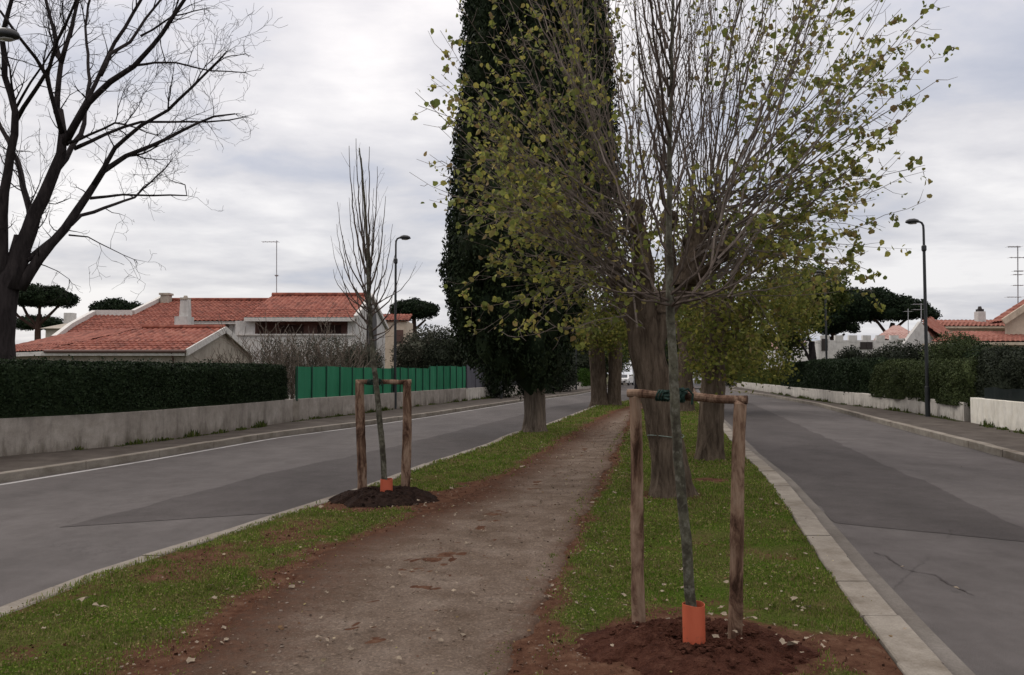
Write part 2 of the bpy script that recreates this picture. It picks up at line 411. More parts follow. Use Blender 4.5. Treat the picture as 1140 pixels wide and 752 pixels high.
M['leaf_lawn'] = m_leaf('bright_hedge_leaves', [(.03, .06, .012), (.045, .09, .016), (.03, .05, .012)], .6, .1)
M['leaf_olive'] = m_leaf('olive_grey_leaves', [(.035, .04, .028), (.06, .065, .048), (.085, .09, .065), (.05, .042, .032)], .6, .1)
M['leaf_shrub'] = m_leaf('dark_shrub_leaves', [(.014, .018, .012), (.024, .03, .02), (.036, .044, .026)], .6, .05)
M['twig_grey'] = m_leaf('dry_grey_twigs', [(.08, .062, .05), (.14, .11, .09), (.20, .17, .14), (.06, .05, .035)], .9, 0)
M['grass'] = m_leaf('grass_blades', [(.050, .080, .010), (.078, .125, .014), (.112, .172, .021), (.18, .215, .045), (.25, .21, .10), (.14, .10, .05), (.070, .120, .014)], .6, .3)
M['fallen'] = m_leaf('dry_fallen_leaf', [(.26, .22, .17), (.36, .33, .28), (.30, .26, .20), (.18, .12, .08), (.42, .40, .35)], .7, .1)
M['mound_dark'] = m_mottle('planting_soil_dark', (.008, .005, .004), (.022, .013, .010), 12, (.040, .024, .018), bs_=.9, bd=.03, fine=70)
M['mound_red'] = m_mottle('planting_soil_red', (.026, .009, .006), (.058, .023, .015), 12, (.095, .044, .029), bs_=.9, bd=.03, fine=70)
M['car_white'] = m_plain('car_paint_white', (.72, .72, .72), .3, .5)
M['car_grey'] = m_plain('car_paint_grey', (.28, .29, .31), .3, .5)
M['car_glass'] = m_plain('car_glass', (.02, .022, .025), .1, .6)
M['tyre'] = m_plain('tyre_rubber', (.015, .015, .015), .8, .2)
M['red_lens'] = m_plain('red_lens', (.3, .02, .02), .3, .5)
M['plate'] = m_plain('number_plate', (.6, .6, .6), .5, .4)

# ---------------------------------------------------------------- world
def build_world():
    w = bpy.data.worlds.new('World'); sc.world = w; w.use_nodes = True
    nt = w.node_tree; nt.nodes.clear()
    out = nt.nodes.new('ShaderNodeOutputWorld'); bg = nt.nodes.new('ShaderNodeBackground')
    sky = nt.nodes.new('ShaderNodeTexSky'); sky.sky_type = 'NISHITA'; sky.sun_disc = False
    sky.sun_elevation = math.radians(SUN_EL); sky.sun_rotation = math.radians(SUN_ROT)
    sky.air_density = 1.2; sky.dust_density = 2.0
    tc = nt.nodes.new('ShaderNodeTexCoord'); sp = nt.nodes.new('ShaderNodeSeparateXYZ')
    nt.links.new(tc.outputs['Generated'], sp.inputs[0])
    zz = mth(nt, 'ADD', mth(nt, 'MAXIMUM', sp.outputs[2], 0.0), .16)
    cb = nt.nodes.new('ShaderNodeCombineXYZ')
    nt.links.new(mth(nt, 'DIVIDE', sp.outputs[0], zz), cb.inputs[0]); nt.links.new(mth(nt, 'DIVIDE', sp.outputs[1], zz), cb.inputs[1])
    P = cb.outputs[0]
    n1 = noise_out(nt, P, .8, 7, .52, (1, 1.25, 1), .3)
    n2 = noise_out(nt, P, 2.6, 6, .6, (.8, 1.2, 1), .3)
    f = mth(nt, 'ADD', mth(nt, 'MULTIPLY', n1, .78), mth(nt, 'MULTIPLY', n2, .22))
    # cloud layer radiance: grey bellies to bright thin parts
    c = ramp(nt, f, [(.36, (3.3, 3.55, 4.3)), (.43, (4.1, 4.25, 4.85)), (.48, (4.9, 4.9, 5.25)), (.53, (5.7, 5.65, 5.9)), (.60, (6.9, 6.8, 6.9))])
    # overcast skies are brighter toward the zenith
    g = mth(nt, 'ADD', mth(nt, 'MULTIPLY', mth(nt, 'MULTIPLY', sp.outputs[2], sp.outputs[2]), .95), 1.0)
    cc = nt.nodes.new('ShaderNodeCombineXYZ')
    for i_, k_ in enumerate((2.05, 1.80, 1.52)):   # warm overhead gain above the frame, added to light ground and trees
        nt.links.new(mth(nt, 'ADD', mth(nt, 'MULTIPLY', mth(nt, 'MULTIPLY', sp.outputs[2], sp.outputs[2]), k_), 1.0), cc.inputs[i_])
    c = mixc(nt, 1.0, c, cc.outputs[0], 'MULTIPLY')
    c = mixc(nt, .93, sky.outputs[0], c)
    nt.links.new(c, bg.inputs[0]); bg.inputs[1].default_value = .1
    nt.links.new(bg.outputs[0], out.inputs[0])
SUN_EL = 38; SUN_ROT = -50
build_world()
L = bpy.data.lights.new('sun', 'SUN'); L.energy = .8; L.angle = math.radians(18); L.color = (1, .96, .9)
lo = bpy.data.objects.new('sun', L); COL.objects.link(lo)
e, r = math.radians(SUN_EL), math.radians(SUN_ROT)
sd = Vector((math.sin(r) * math.cos(e), math.cos(r) * math.cos(e), math.sin(e)))
lo.rotation_euler = (-sd).to_track_quat('-Z', 'Y').to_euler(); lo.location = (0, 0, 30)

# ---------------------------------------------------------------- road lines in plan
def line(px, z, far=(), near=None):
    pts = [tuple(G(x, y, z))[:2] for x, y in px]
    pts.sort(key=lambda p: p[1])
    if near is None:
        (x0, y0), (x1, y1) = pts[0], pts[1]; s = (x1 - x0) / (y1 - y0)
        s = max(-.35, min(.45, s))
    else: s = near
    pts = [(x0 - s * 30 if False else pts[0][0] - s * (pts[0][1] + 12), -12.0)] + pts + list(far)
    xs = np.array([p[0] for p in pts]); ys = np.array([p[1] for p in pts])
    def fn(Y):
        # lightly smoothed polyline
        Y = np.asarray(Y, float); w = np.clip(np.abs(Y) * .03, .2, 2)
        return (np.interp(Y - w, ys, xs) + np.interp(Y, ys, xs) * 2 + np.interp(Y + w, ys, xs)) / 4
    return fn
FAR = lambda x, y: [(x, y), (x + (160 - y) * .22, 160), (x + (160 - y) * .22 + 60, 400)]
ZR = -.10
fL0 = line([(0, 538), (150, 514), (300, 488), (400, 475), (480, 463.5), (584, 447), (640, 440), (663, 435.5), (680, 431.5)], ZR, FAR(13.4, 100), .2)
fL1 = line([(0, 675), (108, 633), (217, 600.6), (297, 574.5), (395.6, 544), (480, 513.5), (544, 493.5), (565, 483), (608, 472), (663.5, 451), (705, 445)], 0, [(10.5, 61)] + FAR(18.6, 100), .15)
fR1 = line([(1062, 752), (997, 681), (939, 614), (896, 560), (867, 527), (834, 500), (805, 469)], 0, [(13.9, 61)] + FAR(22.5, 100), .2)
fR0 = line([(1140, 507), (1095, 495.5), (1046.5, 483.5), (974, 465.5), (910, 449), (860, 440.5), (811, 433.2)], .05, FAR(28.5, 100), .2)
fWL = line([(0, 508), (120, 498), (257, 480), (330, 468.5), (396, 461), (480, 450.5), (557, 442), (585, 438.5), (626, 435), (661, 432.4)], .03, FAR(11.6, 100), .2)
fWR = line([(1139, 481), (1074, 469), (1040, 463), (1000, 457), (940, 450), (900, 444), (860, 437.5), (820, 431)], .05, FAR(32.0, 110), .2)
fP0 = line([(189, 752), (257, 691), (321, 651), (361, 619), (398, 605), (440, 590), (485, 567), (540, 545), (590, 517), (625, 494), (650, 480), (668, 468), (690, 457)], 0, FAR(13, 61), .0)
fP1 = line([(560, 752), (590, 700), (610, 650), (635, 600), (655, 560), (675, 520), (690, 490), (698, 470), (702, 458)], 0, FAR(14.2, 61), .1)

YS = np.concatenate([np.arange(-10, 3, 1.0), np.arange(3, 20, .25), np.arange(20, 60, .6), np.arange(60, 120, 2), np.arange(120, 400, 20)])
def strip(name, fa, fb, za, mat, kind='structure', ys=YS, zb=None, thick=0, label=None):
    zb = za if zb is None else zb
    mb = MB(); a = np.asarray(fa(ys)); b = np.asarray(fb(ys)); n = len(ys)
    top = [(a[i], ys[i], za) for i in range(n)] + [(b[i], ys[i], zb) for i in range(n)]
    fs = [(i, n + i, n + i + 1, i + 1) for i in range(n - 1)]
    if thick:
        top += [(a[i], ys[i], za - thick) for i in range(n)] + [(b[i], ys[i], zb - thick) for i in range(n)]
        fs += [(2 * n + i, i, i + 1, 2 * n + i + 1) for i in range(n - 1)] + [(n + i, 3 * n + i, 3 * n + i + 1, n + i + 1) for i in range(n - 1)]
    mb.add(top, fs); o = mb.build(name, mat); return tag(o, kind=kind, label=label)
mb = MB(); mb.quad((-500, -150, -.13), (500, -150, -.13), (500, 700, -.13), (-500, 700, -.13)); tag(mb.build('ground', M['terrain']), kind='structure')
strip('road', lambda y: fL0(y) - .02, lambda y: fR0(y) + .02, ZR, M['asphalt'])
off = lambda f, d: (lambda y: f(y) + d)
def kerb(fa, wid, z, length=1.0, thick=.12, far=90, jit=.007):
    rr = random.Random(int(wid * 1000) + int(z * 100)); mb = MB(); y = -10.0
    while y < 380:
        L_ = length if y < far else 12.0; y1 = y + L_; g_ = .004 if y < far else 0; o = rr.gauss(0, jit) if y < far else 0; dz = rr.gauss(0, .003)
        w = wid + rr.gauss(0, .004); vs = []; seg = [y + g_, (y + y1) / 2, y1 - g_]
        for t_ in seg:
            x = float(fa(t_)) + o; c_ = .010
            vs += [(x, t_, z - thick), (x, t_, z - c_ + dz), (x + c_, t_, z + dz), (x + w - c_, t_, z + dz), (x + w, t_, z - c_ + dz), (x + w, t_, z - thick)]
        fs = [(6 * a + b, 6 * (a + 1) + b, 6 * (a + 1) + b + 1, 6 * a + b + 1) for a in range(2) for b in range(5)] + [(0, 1, 2, 3, 4, 5), (17, 16, 15, 14, 13, 12)]
        mb.add(vs, fs); y = y1
    tag(mb.build('kerb', M['kerb']), kind='structure')
kerb(fL1, .17, .0); kerb(off(fR1, -.25), .25, .0, .85)
strip('gutter', off(fR1, .0), off(fR1, .21), ZR + .005, M['gutter'])
kerb(off(fL0, -.18), .18, .04, thick=.16); kerb(fR0, .22, .05, thick=.17)
strip('road_line', off(fL0, .12), off(fL0, .24), ZR + .004, M['line'])
strip('pavement', off(fWL, -.3), off(fL0, -.18), .028, M['pave'])
strip('pavement', off(fR0, .22), off(fWR, .3), .038, M['pave'])
strip('garden_ground', off(fWL, -180), off(fWL, -.3), .03, M['terrain'])
strip('garden_ground', off(fWR, .3), off(fWR, 200), .04, M['terrain'])
# newer dark asphalt bands along the median side of both carriageways
def band(name, pts, z=ZR + .004):
    """ragged-edged asphalt repair, fan of rows along Y"""
    l, r_ = pts
    ys = np.arange(l[0][1], l[-1][1], .04)
    a = np.interp(ys, [p[1] for p in l], [p[0] for p in l]); b = np.interp(ys, [p[1] for p in r_], [p[0] for p in r_])
    a = a + (fbm(ys * 1.2, ys * 0, 3) - .5) * .16 + (fbm(ys * 9, ys * 0, 13) - .5) * .05; b = b + (fbm(ys * 1.2, ys * 0 + 9, 5) - .5) * .16 + (fbm(ys * 9, ys * 0, 15) - .5) * .05
    mb = MB(); n = len(ys)
    mb.add([(a[i], ys[i], z) for i in range(n)] + [(b[i], ys[i], z) for i in range(n)], [(i, n + i, n + i + 1, i + 1) for i in range(n - 1)])
    tag(mb.build(name, M['asphalt_dark']), kind='structure')
g2 = lambda x, y: tuple(G(x, y, ZR))[:2]
yy = np.linspace(7.8, 60, 40)
lw = np.array([g2(64, 588), g2(217, 550), g2(305, 526), g2(396, 507), g2(470, 490), g2(540, 472)]); lw = lw[np.argsort(lw[:, 1])]
ys_ = np.linspace(lw[0, 1] + .02, 60, 50)
la = np.interp(ys_, lw[:, 1], lw[:, 0]); la = np.where(ys_ > lw[-1, 1], fL1(ys_) - 2.2, la)
band('asphalt_patch', (list(zip(la, ys_)), list(zip(np.minimum(fL1(ys_) - .02, la + (ys_ - ys_[0]) * 6), ys_))))
rw = np.array([g2(1139, 590), g2(1020, 533), g2(903, 480), g2(860, 460), g2(835, 449)]); rw = rw[np.argsort(rw[:, 1])]
ys_ = np.linspace(7.95, 60, 50)
rb = np.interp(ys_, rw[:, 1], rw[:, 0]); rb = np.where(ys_ > rw[-1, 1], fR1(ys_) + 2.2, rb)
band('asphalt_patch', (list(zip(np.maximum(fR1(ys_) + .22, rb - (ys_ - 7.9) * 6), ys_)), list(zip(rb, ys_))))

def crack(px, w=.018):
    pts = [G(x, y, ZR + .006) for x, y in px]; mb = MB(); L_ = []
    for i in range(len(pts) - 1):
        k = max(2, int((pts[i + 1] - pts[i]).length / .04))
        for j in range(k): L_.append(pts[i].lerp(pts[i + 1], j / k) + Vector((random.gauss(0, .006), random.gauss(0, .006), 0)))
    vs = []
    for i, p in enumerate(L_):
        d = (L_[min(i + 1, len(L_) - 1)] - L_[max(i - 1, 0)]).normalized(); n = Vector((-d.y, d.x, 0)) * w * random.uniform(.15, .8); vs += [p - n, p + n]
    mb.add(vs, [(2 * i, 2 * i + 1, 2 * i + 3, 2 * i + 2) for i in range(len(L_) - 1)]); tag(mb.build('road_crack', M['tar']), kind='structure')
M['tar'] = m_plain('tar_in_crack', (.066, .058, .056), .9, .1)
crack([(973, 615), (986, 619), (998, 627), (1006, 633), (1022, 637), (1042, 640), (1056, 650), (1072, 657), (1086, 664)], .014)
# ---------------------------------------------------------------- median: verge, path, grass
FRONT = G(772, 722, 0); LEFTT = G(428, 556, 0)      # centres of the two planting mounds
BIGT = G(745, 552, 0)
BARE = [(FRONT.x, FRONT.y, .80, .60, 2.2), (LEFTT.x, LEFTT.y, .95, .75, 2.2), (*tuple(G(235, 630))[:2], .65, .8, .42), (*tuple(G(330, 592))[:2], .4, .7, .5), (*tuple(G(985, 735))[:2], .25, .5, 1.5),
        (*tuple(G(665, 742))[:2], .5, .3, 1.0), (*tuple(G(540, 548))[:2], .6, .8, 2), (*tuple(G(790, 535))[:2], .3, .3, 1), (BIGT.x, BIGT.y, .36, .36, 1.5)]
def grass_amount(x, y):
    g = .80 + (fbm(x * 1.1, y * 1.1, 21) - .5) * 1.0 + (fbm(x * 5, y * 5, 31) - .5) * .7
    # distance to the path edges
    w = .16 + .22 * fbm(x * .0 + 3, y * .9, 41)
    d = np.minimum(np.abs(x - fP0(y)), np.abs(x - fP1(y)))
    wl = np.where(x < (fP0(y) + fP1(y)) / 2, .42, .25) * (.5 + fbm(x * 2.5, y * 2.5, 43))
    g = g - np.clip(1 - d / wl, 0, 1) * .95
    for bx, by, rx, ry, bs in BARE:
        q = np.sqrt(((x - bx) / rx) ** 2 + ((y - by) / ry) ** 2) + (fbm(x * 4, y * 4, 51) - .5) * .6
        g = g - np.clip(1.25 - q, 0, 1) * bs
    g = np.where((x > fP0(y) + .22 * fbm(x * 5, y * 5, 45)) & (x < fP1(y) - .22 * fbm(x * 5, y * 5, 46)), 0, g)
    # left verge is patchier than the right one
    g = g - np.where(x < fP0(y), .16 * np.clip((9.5 - y) / 4, 0, 1), 0)
    return np.clip(g, 0, 1)
def lump(x, y):
    h = (fbm(x * 1.6, y * 1.6, 61) - .5) * .035
    dk = np.minimum(x - fL1(y) - .17, fR1(y) - .27 - x); return h * np.clip(dk / .3, 0, 1)
def make_median():
    ys = np.concatenate([np.arange(-10, 3.5, .5), np.arange(3.5, 14, .07), np.arange(14, 30, .2), np.arange(30, 100, 1), np.arange(100, 400, 20)])
    nx = 90; t = np.linspace(0, 1, nx)
    a = fL1(ys) + .15; b = fR1(ys) - .25
    X = a[:, None] + (b - a)[:, None] * t[None, :]; Y = np.repeat(ys[:, None], nx, 1)
    # grass creeps over the kerb in places
    Z = .002 + lump(X, Y)
    Z[:, 0] = -.02; Z[:, -1] = -.02
    V = np.stack([X, Y, Z], -1).reshape(-1, 3); n = len(ys)
    i, j = np.meshgrid(np.arange(n - 1), np.arange(nx - 1), indexing='ij'); q = (i * nx + j).ravel()
    idx = np.stack([q, q + 1, q + nx + 1, q + nx], -1).ravel()
    o = arrays_obj('verge_ground', [(V, idx, np.full(len(q), 4))], M['verge'], smooth=True)
    at_ = o.data.attributes.new('grass', 'FLOAT', 'POINT'); at_.data.foreach_set('value', grass_amount(V[:, 0], V[:, 1]).astype(np.float32))
    tag(o, kind='structure')
    # footpath
    ys = np.concatenate([np.arange(-10, 3.5, .5), np.arange(3.5, 14, .05), np.arange(14, 30, .15), np.arange(30, 100, 1)])
    nx = 60; t = np.linspace(0, 1, nx); n = len(ys)
    a = fP0(ys) - .05 + (fbm(ys * 1.5, ys * 0, 71) - .5) * .25 + (fbm(ys * 9, ys * 0, 73) - .5) * .16
    b = fP1(ys) + .03 + (fbm(ys * 1.5, ys * 0, 72) - .5) * .2 + (fbm(ys * 9, ys * 0, 74) - .5) * .12
    X = a[:, None] + (b - a)[:, None] * t[None, :]; Y = np.repeat(ys[:, None], nx, 1)
    prof = -.012 * np.sin(np.pi * t)[None, :]
    Z = .016 + lump(X, Y) + (fbm(X * 6, Y * 6, 81) - .5) * .012 + np.repeat(prof, n, 0)
    Z[:, 0] = lump(X[:, 0], Y[:, 0]) - .01; Z[:, -1] = lump(X[:, -1], Y[:, -1]) - .01
    V = np.stack([X, Y, Z], -1).reshape(-1, 3)
    i, j = np.meshgrid(np.arange(n - 1), np.arange(nx - 1), indexing='ij'); q = (i * nx + j).ravel()
    idx = np.stack([q, q + 1, q + nx + 1, q + nx], -1).ravel()
    o = arrays_obj('path', [(V, idx, np.full(len(q), 4))], M['path'], smooth=True)
    T = np.repeat(t[None, :], n, 0)
    wid = (b - a)[:, None]
    e = np.maximum(1.05 - (T * wid) / .8, (1 - (1 - T) * wid / .25) * .7)
    e = e + np.clip(1 - np.abs(V[:, 1].reshape(n, nx) - LEFTT.y) / 1.6, 0, 1) * .35 * (1 - T)
    at_ = o.data.attributes.new('edge', 'FLOAT', 'POINT'); at_.data.foreach_set('value', np.clip(e, 0, 1.2).ravel().astype(np.float32))
    tag(o, kind='structure')
make_median()

def blades(x, y, hgt, wid, z0):
    """bent two-segment blades (separate quad + tri as one island of 5 verts)"""
    n = len(x); a = RNG.random(n) * 2 * np.pi; lean = RNG.normal(0, .55, n); la = RNG.random(n) * 2 * np.pi
    dx, dy = np.cos(a) * wid / 2, np.sin(a) * wid / 2
    lx, ly = np.cos(la) * lean * hgt, np.sin(la) * lean * hgt
    V = np.zeros((n, 5, 3))
    V[:, 0] = np.stack([x - dx, y - dy, z0 - .005], -1); V[:, 1] = np.stack([x + dx, y + dy, z0 - .005], -1)
    V[:, 2] = np.stack([x + dx * .8 + lx * .35, y + dy * .8 + ly * .35, z0 + hgt * .6], -1)
    V[:, 3] = np.stack([x - dx * .8 + lx * .35, y - dy * .8 + ly * .35, z0 + hgt * .6], -1)
    V[:, 4] = np.stack([x + lx, y + ly, z0 + hgt * np.clip(1 - lean ** 2 * .4, .4, 1)], -1)
    base = (np.arange(n) * 5)[:, None]
    idx = np.concatenate([base + np.array([0, 1, 2, 3]), base + np.array([3, 2, 4])], 1).ravel()
    cnt = np.tile([4, 3], n)
    return V.reshape(-1, 3), idx, cnt
def make_grass():
    ch = []
    for y0, y1, dens, hh, ww in ((3.2, 6, 9500, .022, .005), (6, 9, 5200, .025, .0065), (9, 14, 2000, .030, .010), (14, 24, 650, .042, .018), (24, 45, 120, .06, .035)):
        xa, xb = float(np.min(fL1(np.linspace(y0, y1, 9)))) + .1, float(np.max(fR1(np.linspace(y0, y1, 9)))) - .1
        n = int((xb - xa) * (y1 - y0) * dens)
        x = RNG.uniform(xa, xb, n); y = RNG.uniform(y0, y1, n)
        k = (x > fL1(y) + .08 + .1 * fbm(y * 5, y * 0, 91)) & (x < fR1(y) - .2 - .12 * fbm(y * 4, y * 0, 92))
        x, y = x[k], y[k]
        g = grass_amount(x, y) * (.45 + .9 * (fbm(x * 9, y * 9, 95) > .42))
        k = RNG.random(len(x)) < g ** 1.4 * .95 * np.clip(fbm(x * 2.1, y * 2.1, 111) * 3.2 - .75, .12, 1)
        x, y = x[k], y[k]; g = g[k]
        clump = np.clip(fbm(x * 3.5, y * 3.5, 97) * 1.6 - .3, .05, 1.4)
        h = hh * (.35 + 1.1 * clump) * RNG.uniform(.5, 1.4, len(x))
        ch.append(blades(x, y, h, ww * RNG.uniform(.6, 1.3, len(x)), lump(x, y) + .002))
    # low broad-leaved weeds between the blades
    for y0, y1, dens, sz in ((3.2, 7, 2600, .013), (7, 12, 1100, .019), (12, 22, 300, .032)):
        xa, xb = float(np.min(fL1(np.linspace(y0, y1, 9)))) + .1, float(np.max(fR1(np.linspace(y0, y1, 9)))) - .1
        n = int((xb - xa) * (y1 - y0) * dens); x = RNG.uniform(xa, xb, n); y = RNG.uniform(y0, y1, n)
        k = (x > fL1(y) + .16) & (x < fR1(y) - .27); x, y = x[k], y[k]
        k = RNG.random(len(x)) < grass_amount(x, y) * (fbm(x * 2.3, y * 2.3, 99) > .46); x, y = x[k], y[k]
        ch.append(leaf_soup(np.stack([x, y, lump(x, y) + RNG.uniform(.008, .03, len(x))], -1), np.full(len(x), sz), 'quad', 0, .9))
    o = arrays_obj('grass', ch, M['grass'])
    tag(o, 'short patchy green grass on both verges of the median strip', 'grass', kind='stuff')

# weeds along the foot of the far walls
def weeds(name, fn, d0, d1, y0, y1, n, label, z):
    y = RNG.uniform(y0, y1, n); k = fbm(y * 1.8, y * 0, 15) > .45; y = y[k]
    x = fn(y) + RNG.uniform(d0, d1, len(y))
    h = RNG.uniform(.02, .2, len(y)) * np.clip(2.6 * fbm(y * 2.2, y * 0, 17) - .75, .1, 1.3)
    o = arrays_obj(name, [blades(x, y, h, np.full(len(y), .035), np.full(len(y), z))], M['leaf_greenish'])
    tag(o, label, 'weeds', kind='stuff')
weeds('weeds', fWL, .02, .22, 8, 60, 5200, 'low weeds growing along the foot of the left roadside wall', .03)
weeds('weeds', fWR, -.3, -.04, 14, 60, 4200, 'low weeds growing along the foot of the right roadside wall', .04)

# ---------------------------------------------------------------- leaves and blobs
def rand_dirs(n):
    v = RNG.normal(size=(n, 3)); return v / np.linalg.norm(v, axis=1)[:, None]
def leaf_soup(C, size, shape='quad', up=0.0, aspect=.55):
    """one small leaf per centre"""
    n = len(C); u = rand_dirs(n); u[:, 2] += up; u /= np.linalg.norm(u, axis=1)[:, None]
    w = np.cross(u, rand_dirs(n)); w /= np.linalg.norm(w, axis=1)[:, None] + 1e-9
    nn = np.cross(u, w); s = np.asarray(size).reshape(-1, 1) * RNG.uniform(.7, 1.3, (n, 1))
    if shape == 'quad':
        V = np.stack([C - u * s * .5, C + w * s * aspect * .5, C + u * s * .5, C - w * s * aspect * .5], 1)
        return soup(V, 4)
    # heart-like poplar leaf, folded along its midrib: 2 quads per leaf, 6 verts
    b = C - u * s * .42; m = C + nn * s * .0; t = C + u * s * .55
    l1 = C - u * s * .30 - w * s * .34 + nn * s * .10; r1 = C - u * s * .30 + w * s * .34 + nn * s * .10
    l2 = C + u * s * .10 - w * s * .42 + nn * s * .13; r2 = C + u * s * .10 + w * s * .42 + nn * s * .13
    V = np.stack([b, r1, r2, t, l2, l1], 1)
    base = (np.arange(n) * 6)[:, None]
    idx = np.concatenate([base + np.array([0, 1, 2, 3]), base + np.array([0, 3, 4, 5])], 1).ravel()
    return V.reshape(-1, 3), idx, np.tile([4, 4], n)
make_grass()
_ico = None
def ico(c, r, nz=.18, seed=0):
    """lumpy low-poly core"""
    global _ico
    if _ico is None:
        import bmesh
        b = bmesh.new(); bmesh.ops.create_icosphere(b, subdivisions=2, radius=1)
        _ico = (np.array([v.co[:] for v in b.verts]), np.array([[v.index for v in f.verts] for f in b.faces])); b.free()
    V, Fc = _ico
    k = 1 + (RNG.random(len(V)) - .5) * 2 * nz
    return (V * k[:, None] * np.array(r) + np.array(c), Fc.ravel().astype(np.int32), np.full(len(Fc), 3, dtype=np.int32))
def blob_foliage(blobs, n_per, size, core=.72, up=0.0, aspect=.55, shell=(.72, 1.08), shape='quad', cull=None):
    """blobs: list of (centre, (rx,ry,rz)). Returns chunks."""
    ch = []
    B = [(np.array(c, float), np.array(r, float)) for c, r in blobs]
    area = [(r[0] * r[1] + r[1] * r[2] + r[0] * r[2]) / 3 for c, r in B]
    for (c, r), a in zip(B, area):
        n = max(12, int(n_per * a)); d = rand_dirs(n)
        lum = np.array([mnoise.noise(Vector(tuple(q * 2.3 + c)), noise_basis='PERLIN_ORIGINAL') for q in d]) if n < 4000 else fbm(d[:, 0] * 3 + 5 + c[0], d[:, 2] * 3 + 5 + d[:, 1] * 2, 3) - .5
        C = c + d * r * (RNG.uniform(shell[0], shell[1], n) * (1 + .28 * lum))[:, None]
        keep = np.ones(n, bool)
        for c2, r2 in B:
            if c2 is c: continue
            if np.any(np.abs(c2 - c) > r + r2): continue
            keep &= (((C - c2) / (r2 * .68)) ** 2).sum(1) > 1
        C = C[keep]
        if cull is not None and len(C): C = C[np.hypot(C[:, 0] - c[0] * 0 - cull[0], C[:, 1] - cull[1]) > cull[2] * np.hypot(c[0] - cull[0], c[1] - cull[1])]
        if len(C): ch.append(leaf_soup(C, size, shape, up, aspect))
        if core: ch.append(ico(c, r * core))
    return ch

# ---------------------------------------------------------------- branches
def wob(a, b, n, amp):
    a, b = Vector(a), Vector(b); L_ = (b - a).length; out = []
    off_ = Vector((0, 0, 0))
    for i in range(n + 1):
        t = i / n
        if 0 < i < n: off_ = off_ * .6 + Vector([random.gauss(0, 1) for _ in range(3)]) * amp * L_ / n
        out.append(a.lerp(b, t) + off_ * math.sin(math.pi * t) ** .5)
    return out
def twigs(mb, p, d, L_, r, depth, ang=(25, 60), crook=.25, upb=0.0, nmin=.003, sides=3, ends=None):
    """small crooked branchlet that keeps forking"""
    n = max(3, int(L_ / .18)); n = min(n, 7); pts = [Vector(p)]; d = Vector(d).normalized(); seg = L_ / n
    rad = [r]
    for i in range(n):
        d = (d + Vector([random.gauss(0, 1) for _ in range(3)]) * crook + Vector((0, 0, upb))).normalized()
        pts.append(pts[-1] + d * seg); rad.append(max(nmin, r * (1 - .75 * (i + 1) / n)))
        if depth > 0 and i > 0 or (depth > 0 and random.random() < .5):
            ax = d.orthogonal(); ax.rotate(__import__('mathutils').Quaternion(d, random.random() * 6.28))
            a = math.radians(random.uniform(*ang)); nd = d * math.cos(a) + ax.normalized() * math.sin(a)
            twigs(mb, pts[-1], nd, L_ * random.uniform(.35, .65), max(nmin, rad[-1] * .7), depth - 1, ang, crook, upb, nmin, sides, ends)
    mb.tube(pts, rad, sides, cap=False)
    if ends is not None: ends.append(pts)

